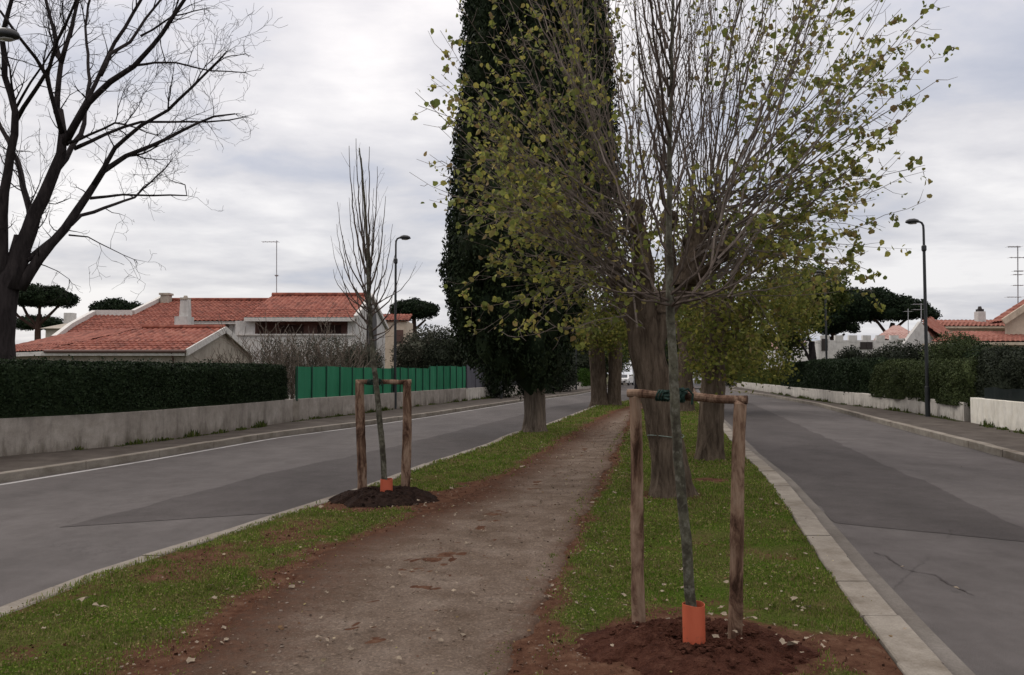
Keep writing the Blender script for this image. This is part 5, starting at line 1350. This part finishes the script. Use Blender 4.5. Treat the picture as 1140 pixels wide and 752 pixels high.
def garage():
    # low outbuilding: eave at Y=30, ridge at Y=34, gable end at X=-12.3
    t = thing('garage', 'low beige outbuilding with red tiled roof and gable behind the left hedge', 'building', (-15.5, 33, .03))
    e = 2.42; rdg = 3.50; xr = -12.35
    w = MB(); w.quad((-17.6, 30.25, 0), (xr - .15, 30.25, 0), (xr - .15, 30.25, e), (-17.6, 30.25, e))
    w.add([(xr - .15, 30.25, 0), (xr - .15, 38, 0), (xr - .15, 38, e), (xr - .15, 34, rdg - .08), (xr - .15, 30.25, e)], [(0, 1, 2, 3, 4)])
    w.quad((-17.6, 30.25, 0), (-22.5, 34.2, 0), (-22.5, 34.2, e), (-17.6, 30.25, e)); w.quad((-22.5, 34.2, 0), (-22.5, 39, 0), (-22.5, 39, e), (-22.5, 34.2, e)); w.quad((-22.5, 38, 0), (xr - .15, 38, 0), (xr - .15, 38, e), (-22.5, 38, e))
    w.build('wall', M['house_beige'], t)
    r_ = MB(); tile_roof(r_, [(-17.8, 30, e), (xr, 30, e), (xr, 34, rdg), (-15.9, 34, rdg)], (0, 1, .2))
    tile_roof(r_, [(-17.8, 30, e), (-15.9, 34, rdg), (-21.5, 38.5, rdg + .05), (-22.9, 34.1, e)], (.55, .8, .2))
    tile_roof(r_, [(-22, 38, e), (xr, 38, e), (xr, 34, rdg), (-15.9, 34, rdg)], (0, -1, .2))
    rf = r_.build('roof', M['tiles'], t)
    f = MB(); f.bar((-17.8, 29.97, e - .1), (xr - .05, 29.97, e - .1), .05, .16); f.bar((-17.82, 29.98, e - .1), (-22.9, 34.08, e - .1), .05, .16)
    f.bar((xr + .02, 29.95, e - .06), (xr + .02, 34, rdg - .05), .06, .26); f.bar((xr + .02, 34, rdg - .05), (xr + .02, 38.05, e - .06), .06, .26)
    f.build('fascia', M['trim'], t)
    g = MB(); g.tube([(-17.7, 29.9, e - .02), (xr, 29.9, e - .02)], .06, 8); g.tube([(-12.9, 29.95, e - .05), (-12.9, 30.1, e - .35), (-12.9, 30.18, .1)], .04, 6); g.build('gutter_pipe', M['shutter'], t)
    rc = MB(); rc.tube([(-15.9, 34, rdg + .05), (xr, 34, rdg + .05)], .11, 8, rough=.1); rc.build('ridge_tiles', M['tiles'], t)
garage()

def plane_hit(px, py, p0, slope):
    """intersection of a photo ray with the roof plane z = p0z + slope*(Y-p0y)"""
    d = at(px, py, 1.0); dx, dz = d.x, d.z - H
    t = (p0[1] - slope * p0[0] - H) / (dz - slope); return Vector((dx * t, t, H + dz * t))
def villa():
    t = thing('villa', 'large white villa with wide red tiled roofs, white chimney and recessed balcony on the left', 'building', (-14, 46, .03))
    s = .31; p0 = (44.0, at(245, 357, 44).z)
    hit = lambda x, y: plane_hit(x, y, p0, s)
    a = hit(180, 335); b = hit(306, 335); rz = (a.z + b.z) / 2
    c = hit(148, 351); d = hit(105, 351); e = hit(78, 366); e2 = Vector((e.x, 40.5, p0[1] - s * 3.5)); e2 = hit(60, 380)
    f_ = hit(212, 378)
    g_ = hit(212, 357.5); h = hit(290, 357.5)
    r_ = MB(); tile_roof(r_, [a, c, d, e, e2, f_, g_, h, b], (0, 1, s))
    # back slope
    bz = lambda p: Vector((p.x, p.y + 6, p.z - 6 * s))
    tile_roof(r_, [a, b, bz(b), bz(a)], (0, -1, s))
    # right wing, slightly forward and higher
    Yf = 42.0; ez = at(272, 354, Yf).z; xl = at(272, 354, Yf).x; xr = at(394, 354, Yf).x
    Yr = 46.6; rz2 = at(350, 329.5, Yr).z; xl2 = at(303, 329, Yr).x
    tile_roof(r_, [(xl, Yf, ez), (xr, Yf, ez), (xr, Yr, rz2), (xl2, Yr, rz2)], (0, 1, .35))
    tile_roof(r_, [(xl2, Yr, rz2), (xr, Yr, rz2), (xr, 52.5, ez), (xl2, 52.5, ez)], (0, -1, .35))
    tile_roof(r_, [(xl, Yf, ez), (xl2, Yr, rz2), (xl2 - .3, Yr + 1, rz2 - .5), (xl - .3, Yf + 1, ez - .25)], (1, 1, .35))
    roof = r_.build('roof', M['tiles'], t)
    rc = MB(); rc.tube([a + Vector((0, 0, .06)), b + Vector((0, 0, .06))], .12, 8, rough=.1); rc.tube([(xl2, Yr, rz2 + .06), (xr, Yr, rz2 + .06)], .13, 8, rough=.1); rc.build('ridge_tiles', M['tiles'], t)
    # parapet edge on the left
    pe = MB(); up = Vector((0, 0, .12))
    for p_, q_ in ((a, c), (c, d), (d, e), (e, e2)): pe.bar(p_ + up, q_ + up, .22, .32)
    pe.build('parapet', M['trim'], t)
    # walls
    w = MB(); gx = g_.x - .3
    w.quad((gx, 44.3, 0), (xl + .1, 44.3, 0), (xl + .1, 44.3, g_.z - .12), (gx, 44.3, g_.z - .12))
    w.quad((gx, 40.9, 0), (gx, 44.3, 0), (gx, 44.3, g_.z - .1), (gx, 40.9, f_.z - .05))
    w.quad((e2.x + .4, f_.y + .2, 0), (gx, f_.y + .2, 0), (gx, f_.y + .2, f_.z - .08), (e2.x + .4, f_.y + .2, f_.z - .08))
    w.quad((e2.x + .4, f_.y + .2, 0), (e2.x + .4, 49, 0), (e2.x + .4, 49, f_.z - .08), (e2.x + .4, f_.y + .2, f_.z - .08))
    # wing: wall with recessed balcony. front plane Y=42.35
    yf = 42.35; bz0 = at(300, 373.5, yf).z; x0 = at(262, 365, yf).x; x1 = at(284, 365, yf).x; x2 = at(387, 365, yf).x; x3 = at(396, 365, yf).x; top = ez - .14
    w.quad((x0, yf, 0), (x3, yf, 0), (x3, yf, bz0), (x0, yf, bz0)); w.quad((x0, yf, bz0), (x1, yf, bz0), (x1, yf, top), (x0, yf, top)); w.quad((x2, yf, bz0), (x3, yf, bz0), (x3, yf, top), (x2, yf, top))
    w.quad((x0, yf, 0), (x0, 44.3, 0), (x0, 44.3, top), (x0, yf, top))
    w.add([(x3, yf, 0), (x3, 52.2, 0), (x3, 52.2, ez), (x3, Yr, rz2 - .1), (x3, yf, ez)], [(0, 1, 2, 3, 4)])
    w.quad((gx, 52, 0), (x3, 52, 0), (x3, 52, ez), (gx, 52, ez))
    w.build('wall', M['house_white'], t)
    b_ = MB(); bi = yf + 1.7
    b_.quad((x1, bi, bz0 - 1), (x2, bi, bz0 - 1), (x2, bi, top + .1), (x1, bi, top + .1)); b_.quad((x1, yf, bz0 - 1), (x1, bi, bz0 - 1), (x1, bi, top + .1), (x1, yf, top + .1)); b_.quad((x2, yf, bz0 - 1), (x2, bi, bz0 - 1), (x2, bi, top + .1), (x2, yf, top + .1))
    b_.quad((x1, yf, top + .1), (x2, yf, top + .1), (x2, bi, top + .1), (x1, bi, top + .1)); b_.quad((x1, yf, bz0 - 1), (x2, yf, bz0 - 1), (x2, bi, bz0 - 1), (x1, bi, bz0 - 1))
    b_.build('balcony', M['balcony_in'], t)
    tr = MB(); tr.bar((x1 - 1.0, yf - .04, bz0 + .03), (x3, yf - .04, bz0 + .03), .14, .08)
    tr.bar((xl, Yf - .02, ez - .09), (xr + .05, Yf - .02, ez - .09), .08, .2); tr.bar((g_.x, 43.98, g_.z - .1), (xl, 43.98, g_.z - .1), .08, .14)
    tr.bar((xr + .1, Yf - .05, ez + .02), (xr + .1, Yr, rz2 + .04), .2, .2); tr.bar((xr + .1, Yr, rz2 + .04), (xr + .1, 52.6, ez + .02), .2, .2)
    tr.build('fascia', M['trim'], t)
    wi = MB(); wx0, wx1 = at(237, 360, 44.2).x, at(254, 360, 44.2).x; zt = at(245, 361, 44.2).z; wi.box(((wx0 + wx1) / 2, 44.27, zt - .45), (wx1 - wx0, .1, .9)); wi.build('window', M['shutter'], t)
    # two doors / windows at the back of the balcony
    for fx in (.3, .72):
        wd = MB(); wd.box((x1 + (x2 - x1) * fx, bi - .03, bz0 - .1), (1.3, .06, 1.5)); wd.build('window', M['shutter'], t)
    # arched dark window in the gable end
    ar = MB(); n = 14; yc = 47.0; zc = at(0, 362, 47).z; pts = [(x3 + .03, yc - 1.5, zc - 1.4), (x3 + .03, yc + 1.5, zc - 1.4)] + [(x3 + .03, yc + 1.5 * math.cos(a_), zc + .15 + .9 * math.sin(a_)) for a_ in np.linspace(0, math.pi, n)]
    pts2 = [(p[0] + .05, p[1], p[2]) for p in pts]; k = len(pts); ar.add(pts + pts2, [tuple(range(k, 2 * k))] + [(i, (i + 1) % k, k + (i + 1) % k, k + i) for i in range(k)]); ar.build('window', M['dark'], t)
    # chimneys
    c1 = MB(); Yc = 42.0; p_ = at(205, 366, Yc); m = Yc / F
    zb = p_.z - .6; zt = at(205, 353, Yc).z; c1.box((p_.x, Yc, (zb + zt) / 2), (15 * m, .8, zt - zb)); zt2 = at(205, 334, Yc).z
    c1.box((p_.x + .05, Yc, (zt + zt2) / 2), (9.5 * m, .5, zt2 - zt), taper=.85)
    ch = c1.build('chimney', M['house_white'], roof)
    c1 = MB(); c1.box((p_.x + .05, Yc, zt2 + .05), (8 * m, .55, .1)); c1.tube([(p_.x + .05, Yc, zt2 + .1), (p_.x + .05, Yc, zt2 + .22)], [.13, .09], 8)
    c1.build('chimney_cap', M['house_beige'], roof)
    c2 = MB(); q_ = at(185, 334, 48.6); c2.box((q_.x, 48.6, q_.z + .0), (.5, .5, .6)); c2.box((q_.x, 48.6, q_.z + .34), (.64, .64, .12)); c2.build('chimney', M['house_beige'], roof)
    return Yr, rz2
villa()
# annex behind: the beige block right of the gable and the grey roofed one at far left
def annex():
    t = thing('house', 'beige and white house end between the villa gable and the umbrella pine', 'house', (at(450, 400, 58).x, 60, .03))
    x0, x1 = at(418, 380, 58).x, at(452, 380, 58).x; z1 = at(0, 357, 58).z
    w = MB(); w.box(((x0 + x1) / 2, 60, z1 / 2), (x1 - x0, 4, z1)); w.build('wall', M['house_cream'], t)
    r_ = MB(); tile_roof(r_, [(x0 - .2, 57.8, z1), (x1 + .2, 57.8, z1), (x1 + .2, 60, z1 + .6), (x0 - .2, 60, z1 + .6)], (0, 1, .3)); r_.build('roof', M['tiles'], t)
    wi = MB(); wi.box((x1 - .5, 57.98, z1 - 1.2), (.6, .06, 1.0)); wi.build('window', M['shutter'], t)
    t = thing('house', 'distant pale house roof peeping above the garage beside the bare trunk', 'house', (at(70, 400, 62).x, 62, .03))
    x0, x1 = at(50, 365, 62).x, at(88, 365, 62).x; z0 = at(0, 366, 62).z; z1 = at(0, 356, 64).z
    w = MB(); w.box(((x0 + x1) / 2, 64.1, z0 / 2), (x1 - x0, 4, z0)); w.build('wall', M['house_beige'], t)
    r_ = MB(); r_.add([(x0 - .3, 61.8, z0), (x1 + .3, 61.8, z0), (x1 + .3, 64, z1 + .1), (x0 + 1, 64, z1 - .2), (x0 - .3, 66.5, z0), (x1 + .3, 66.5, z0)], [(0, 1, 2, 3), (3, 2, 5, 4), (0, 3, 4), (1, 5, 2)]); r_.build('roof', M['house_beige'], t)
    c = MB(); p_ = at(78, 355, 63.5); c.box((p_.x, 63.5, p_.z), (.7, .6, .9)); c.build('chimney', M['house_white'], t)
annex()

def antenna(label, x, y, Y, ytop, els, name='tv_antenna'):
    b = at(x, y, Y); tp = at(x, ytop, Y); t = thing(name, label, 'antenna', tuple(b), None)
    mb = MB(); mb.tube([b - Vector((0, 0, .6)), tp], .028, 6); mb.build('mast', M['antenna'], t)
    m = Y / F
    for (py, dx0, dx1, r_) in els:
        mb = MB(); p_ = at(x, py, Y); mb.tube([p_ + Vector((dx0 * m, 0, 0)), p_ + Vector((dx1 * m, 0, 0))], r_, 5)
        for k in range(5):
            s = dx0 + (dx1 - dx0) * k / 4; mb.tube([p_ + Vector((s * m, -.22, 0)), p_ + Vector((s * m, .22, 0))], .008, 4)
        mb.build('antenna_bar', M['antenna'], t)
antenna('tall thin television mast rising from the villa roof ridge', 308, 331, 46.6, 268, [(269.5, -16, 2, .022), (307, -1.5, 1.5, .05)])

def right_house():
    t = thing('house', 'cream house with layered red tiled roofs and white chimney at the right edge', 'house', (26, 42, .03))
    Y1 = 38.0; ez = at(0, 380.5, Y1).z; x0 = at(1036, 380, Y1).x; x1 = at(1230, 380, Y1).x
    Y2 = 41.0; rz = at(0, 369.5, Y2).z
    r_ = MB(); tile_roof(r_, [(x0, Y1, ez), (x1, Y1, ez), (x1, Y2, rz), (at(1062, 370, Y2).x, Y2, rz)], (0, 1, .3))
    # upper roof
    Y3 = 43.0; e3 = at(0, 363.5, Y3).z; Y4 = 46.0; r4 = at(0, 357, Y4).z; xa = at(1030, 363, Y3).x; xb = at(1126, 357, Y4).x
    tile_roof(r_, [(xa, Y3, e3), (xb + .5, Y3, e3), (xb + .5, Y4, r4), (at(1032, 357, Y4).x, Y4, r4)], (0, 1, .25))
    # side roof descending from the small gable
    ga = at(1026, 358, 40); gb = at(1044, 380, 39)
    tile_roof(r_, [ga, at(1033, 358.5, 44), at(1062, 373, 42), gb], (-.8, .2, .4))
    # gabled block at the far right, ridge running back
    gx = at(1168, 333, 40).x; gl = at(1112, 359, 40).x; gz0 = at(0, 358.5, 40).z; gz1 = at(0, 322, 40).z; gr = gx + (gx - gl)
    tile_roof(r_, [(gl, 39.7, gz0), (gx, 39.7, gz1), (gx, 40.9, gz1), (gl, 40.9, gz0)], (1, 0, .5)); tile_roof(r_, [(gr, 39.7, gz0), (gx, 39.7, gz1), (gx, 40.9, gz1), (gr, 40.9, gz0)], (-1, 0, .5))
    rf = r_.build('roof', M['tiles_right'], t)
    w = MB(); w.quad((x0 + .3, Y1 + .3, 0), (x1, Y1 + .3, 0), (x1, Y1 + .3, ez - .05), (x0 + .3, Y1 + .3, ez - .05))
    w.quad((at(1050, 369, 41).x, Y2 + .02, 0), (x1, Y2 + .02, 0), (x1, Y2 + .02, rz + .0), (at(1050, 369, 41).x, Y2 + .02, rz))
    w.quad((xa + .2, Y3 + .2, 0), (x1, Y3 + .2, 0), (x1, Y3 + .2, e3 - .05), (xa + .2, Y3 + .2, e3 - .05)); w.quad((x0 + .3, Y1 + .3, 0), (x0 + .3, 39.4, 0), (x0 + .3, 39.4, ez - .05), (x0 + .3, Y1 + .3, ez - .05))
    w.add([(gl + .3, 40, 0), (gr - .3, 40, 0), (gr - .3, 40, gz0 - .02), (gx, 40, gz1 - .08), (gl + .3, 40, gz0 - .02)], [(0, 1, 2, 3, 4)]); w.build('wall', M['house_cream'], t)
    f = MB(); f.bar((gl, 39.65, gz0 - .02), (gx, 39.65, gz1 - .02), .1, .3); f.bar((gx, 39.65, gz1 - .02), (gr, 39.65, gz0 - .02), .1, .3); f.bar((x0, Y1 - .02, ez - .1), (x1, Y1 - .02, ez - .1), .06, .14); f.bar((xa, Y3 - .02, e3 - .06), (xb, Y3 - .02, e3 - .06), .06, .1)
    f.build('fascia', M['house_cream'], t)
    # white gable on the left end
    g = MB(); gl2 = at(1004, 386, 39.5); gr2 = at(1044, 384, 39.5); ap = at(1025, 358, 39.5)
    g.add([(gl2.x, 39.5, 0), (gr2.x, 39.5, 0), (gr2.x, 39.5, gr2.z), (ap.x, 39.5, ap.z), (gl2.x, 39.5, gl2.z), (gl2.x, 39.8, 0), (gr2.x, 39.8, 0), (gr2.x, 39.8, gr2.z), (ap.x, 39.8, ap.z), (gl2.x, 39.8, gl2.z)],
          [(0, 1, 2, 3, 4), (9, 8, 7, 6, 5), (3, 2, 7, 8), (4, 3, 8, 9), (0, 4, 9, 5), (1, 6, 7, 2)]); g.build('gable_wall', M['house_white'], t)
    c = MB(); p_ = at(1091, 353, 45.3); c.box((p_.x, 45.3, p_.z - .1), (.42, .42, .8)); ch = c.build('chimney', M['house_white'], rf)
    c = MB(); c.box((p_.x, 45.3, p_.z + .37), (.3, .3, .14)); c.tube([(p_.x, 45.3, p_.z + .42), (p_.x, 45.3, p_.z + .6)], [.13, .08], 8); c.build('chimney_cap', M['dark'], rf)
    t = thing('house', 'long low white building below the dark pines on the right', 'building', (at(960, 390, 60).x, 62, .03))
    x0, x1 = at(911, 390, 60).x, at(1012, 380, 60).x; z1 = at(0, 379, 60).z
    w = MB(); w.box(((x0 + x1) / 2, 63, z1 / 2), (x1 - x0, 6, z1)); w.build('wall', M['house_white'], t)
    pr = MB()
    for k in range(6):
        a = x0 + .2 + k * 1.05; pr.box((a + .35, 60.1, z1 + .12), (.62, .25, .5))
    pr.bar((x0 + 6, 59.9, z1 + .06), (x1, 59.9, z1 + .06), .3, .14); pr.build('parapet', M['house_white'], t)
    for px, py in ((918, 384), (961, 385), (968, 385)):
        wi = MB(); p_ = at(px, py, 59.97); wi.box((p_.x, 59.97, p_.z), (.45, .08, .9 if px == 918 else .55)); wi.build('window', M['dark'], t)
    t = thing('house', 'faded pink tiled roof house between the pine trunk and the small white gable', 'house', (at(1008, 390, 66).x, 66, .03))
    x0, x1 = at(972, 378, 64).x, at(1030, 378, 64).x; z0 = at(0, 378, 64).z; z1 = at(0, 363, 68).z
    r_ = MB(); tile_roof(r_, [(x0, 64, z0), (x1, 64, z0), (x1, 68, z1), (at(994, 364, 68).x, 68, z1)], (0, 1, .3), .3); r_.build('roof', M['tiles_pale'], t)
    w = MB(); w.box(((x0 + x1) / 2, 66.5, z0 / 2), (x1 - x0 - .4, 4.4, z0 - .05)); w.build('wall', M['house_white'], t)
    t = thing('house', 'small pale house half hidden by leaves right of the median trees', 'house', (at(880, 395, 75).x, 77, .03))
    x0, x1 = at(868, 390, 75).x, at(908, 390, 75).x; z0 = at(0, 389, 75).z
    w = MB(); w.box(((x0 + x1) / 2, 78, z0 / 2), (x1 - x0, 5, z0)); w.build('wall', M['house_white'], t)
    r_ = MB(); tile_roof(r_, [(x0 - .3, 75.2, z0), (x1 + .3, 75.2, z0), (x1 + .3, 78, z0 + .9), (x0 - .3, 78, z0 + .9)], (0, 1, .3), .3); r_.build('roof', M['tiles_pale'], t)
M['tiles_right'] = m_mottle('weathered_tiles', (.17, .065, .05), (.25, .105, .08), 3, (.30, .16, .13), fine=18)
M['tiles_pale'] = m_mottle('faded_tiles', (.25, .14, .12), (.38, .24, .21), 3, (.44, .32, .29), fine=18)
right_house()
antenna('large antenna mast with stacked bars on the right edge roof', 1133, 338, 41, 274, [(275, -11, 3, .03), (287, -9, 9, .02), (302, -4, 6, .03), (306, -5, 5, .02), (318, -5, 6, .02), (331, -12, 4, .02)])
antenna('short antenna with two crossbars above the small white gable', 1025.5, 362, 40, 338, [(339, -9, 1, .02), (345, -9, 1, .02)])
antenna('thin antenna pole in front of the pine beside the short antenna', 1011, 366, 62, 344, [(347, -4, 4, .02)])

# ---------------------------------------------------------------- street lamps
def make_lamp():
    """origin at foot, arm toward +X, 7.3 m"""
    t = thing('street_lamp', 'lamp', 'street lamp', (0, 0, 0), 'curved black street lamps along both roads')
    mb = MB(); mb.tube([(0, 0, 0), (0, 0, 1.1), (0, 0, 1.12), (0, 0, 6.2)], [.085, .082, .062, .05], 14); mb.build('pole', M['black_metal'], t)
    mb = MB(); mb.tube([(0, 0, 6.15), (0, 0, 6.2), (0, 0, 6.34), (0, 0, 6.38)], [.06, .085, .085, .06], 14); mb.build('collar', M['black_metal'], t)
    mb = MB(); mb.tube([(0, 0, 6.35), (0, 0, 6.95), (.01, 0, 7.12), (.06, 0, 7.22), (.14, 0, 7.26), (.24, 0, 7.26)], [.042, .040, .038, .038, .038, .04], 10); mb.build('arm', M['black_metal'], t)
    mb = MB(); mb.tube([(.16, 0, 7.27), (.22, 0, 7.28), (.34, 0, 7.28), (.48, 0, 7.26), (.58, 0, 7.235), (.64, 0, 7.21)], [.045, .10, .15, .15, .11, .03], 16)
    V = mb.v[0]; V[:, 2] = 7.25 + (V[:, 2] - 7.25) * np.where(V[:, 2] > 7.25, .75, .45)
    hd = mb.build('lamp_head', M['black_metal'], t, smooth=True)
    mb = MB(); mb.tube([(.26, 0, 7.19), (.42, 0, 7.185), (.54, 0, 7.19)], [.06, .1, .05], 12); V = mb.v[0]; V[:, 2] = 7.19 + (V[:, 2] - 7.19) * .25; mb.build('lens', M['glass'], hd, smooth=True)
    return t
lamp0 = make_lamp()
def lamp(x, y, side, h, label, first=[True]):
    o = lamp0 if first[0] else copy_tree(lamp0); first[0] = False
    o.location = (x, y, .03); o.rotation_euler = (0, 0, 0 if side > 0 else math.pi); o.scale = (1, 1, h / 7.33); o['label'] = label
g_ = G(439.5, 455.5, .03); hL = at(442, 264, g_.y).z
lamp(g_.x + .0, g_.y, 1, hL, 'black street lamp in front of the green screen left of the cypress')
g_ = at(8, 44, 14.3); lamp(g_.x - .42, 14.3, 1, g_.z + .12, 'nearest street lamp, only its head showing at the top left corner')
g_ = G(1033, 464, .04); lamp(g_.x, g_.y, -1, at(1024, 246, g_.y).z, 'tall street lamp before the rounded hedge on the right')
for px, py, lab, sd_ in ((921, 446, 'street lamp whose top hides in the leaves before the long white building', -1), (876, 438.5, 'slim lamp post at the left end of the dark right hedge', -1), (848.5, 434, 'far lamp post against the cream wall, second from the bend', -1), (832, 432, 'farthest lamp post against the cream wall on the right', -1),
                         (558, 444, 'lamp post before the grey panel fence beside the cypress trunk', 1), (610.5, 438, 'lamp post before the dark hedge right of the cypress trunk', 1), (641.5, 434, 'farthest left lamp post by the bright green hedge', 1)):
    g_ = G(px, py, .04); lamp(g_.x, g_.y, sd_, 7.3, lab)
g_ = G(707, 431, -.1); mb = MB(); mb.tube([(g_.x, g_.y, -.1), (g_.x - .3, g_.y, 2.9)], .11, 8); mb.box((g_.x - .3, g_.y, 2.95), (.3, .3, .12))
tag(mb.build('bollard_post', M['plate'], origin=tuple(g_)), 'thin white leaning post at the far road bend left of the poplar', 'post')

# ---------------------------------------------------------------- distant cars
def car(label, x, y, rz, paint):
    t = thing('parked_car', label, 'car', (0, 0, 0), 'cars in the distance')
    prof = [(-2.05, .35), (-2.08, .62), (-2.0, .86), (-1.35, .98), (-.75, 1.42), (.65, 1.46), (1.5, 1.05), (2.0, .95), (2.05, .6), (2.0, .35)]
    mb = MB(); k = len(prof); vs = []
    for yy_, sx in ((-.84, 1.0), (-.66, 1.0), (.66, 1.0), (.84, 1.0)):
        for px_, pz in prof:
            inset = 0 if abs(yy_) < .7 else (0)
            Yv = yy_ * (.82 if pz > 1.1 else 1.0); vs.append((px_, Yv, pz - (.03 if abs(yy_) > .7 and pz > .8 else 0)))
    fs = [(a * k + i, a * k + (i + 1) % k, (a + 1) * k + (i + 1) % k, (a + 1) * k + i) for a in range(3) for i in range(k)] + [tuple(range(k)), tuple(range(3 * k, 4 * k))[::-1]]
    mb.add(vs, fs); mb.build('body', M[paint], t)
    mb = MB(); mb.quad((-1.30, -.60, 1.03), (-1.30, .60, 1.03), (-.80, .50, 1.41), (-.80, -.50, 1.41)); V = mb.v[0]; V[:, 0] -= .025; V[:, 2] += .01; mb.build('windscreen', M['car_glass'], t)
    mb = MB(); mb.quad((1.46, -.60, 1.10), (1.46, .60, 1.10), (.74, .52, 1.44), (.74, -.52, 1.44)); V = mb.v[0]; V[:, 0] += .02; V[:, 2] += .015; mb.build('rear_window', M['car_glass'], t)
    for s in (-1, 1):
        mb = MB(); mb.quad((-1.15, s * .80, 1.02), (1.3, s * .80, 1.04), (.62, s * .715, 1.38), (-.70, s * .715, 1.36)); mb.build('side_window', M['car_glass'], t)
        mb = MB(); mb.box((-2.06, s * .58, .72), (.06, .34, .15)); mb.build('headlight', M['glass'], t)
        mb = MB(); mb.box((2.04, s * .64, .80), (.06, .24, .18)); mb.build('tail_light', M['red_lens'], t)
        for wx in (-1.3, 1.28):
            mb = MB(); mb.tube([(wx, s * .68, .31), (wx, s * .865, .31)], .31, 18); wh = mb.build('wheel', M['tyre'], t); mb = MB(); mb.tube([(wx, s * .866, .31), (wx, s * .88, .31)], .18, 12); mb.build('rim', M['antenna'], wh)
    mb = MB(); mb.box((-2.075, 0, .5), (.05, 1.1, .2)); mb.build('grille', M['dark'], t)
    mb = MB(); mb.box((-2.11, 0, .48), (.02, .5, .11)); mb.build('number_plate', M['plate'], t)
    t.location = (x, y, ZR); t.rotation_euler = (0, 0, rz)
p_ = at(696, 420, 106); car('white oncoming car far down the left carriageway', p_.x, 106, math.radians(68), 'car_white')
p_ = at(694, 410, 122); car('second white car farther behind the oncoming one', p_.x - .2, 124, math.radians(70), 'car_white')
p_ = at(776, 426, 84); car('grey car seen between the poplar and the thick straight trunk', p_.x, 84, math.radians(250), 'car_grey')

# ---------------------------------------------------------------- camera
cam = bpy.data.cameras.new('camera'); co = bpy.data.objects.new('camera', cam); COL.objects.link(co)
cam.sensor_width = 36; cam.lens = 36 * F / 1140; cam.clip_end = 2000; cam.clip_start = .05
co.location = (0, 0, H); co.rotation_euler = (math.pi / 2 + PITCH, 0, 0)
sc.camera = co
sc.view_settings.view_transform = 'Standard'; sc.view_settings.look = 'None'; sc.view_settings.gamma = 1; sc.view_settings.exposure = 0.38
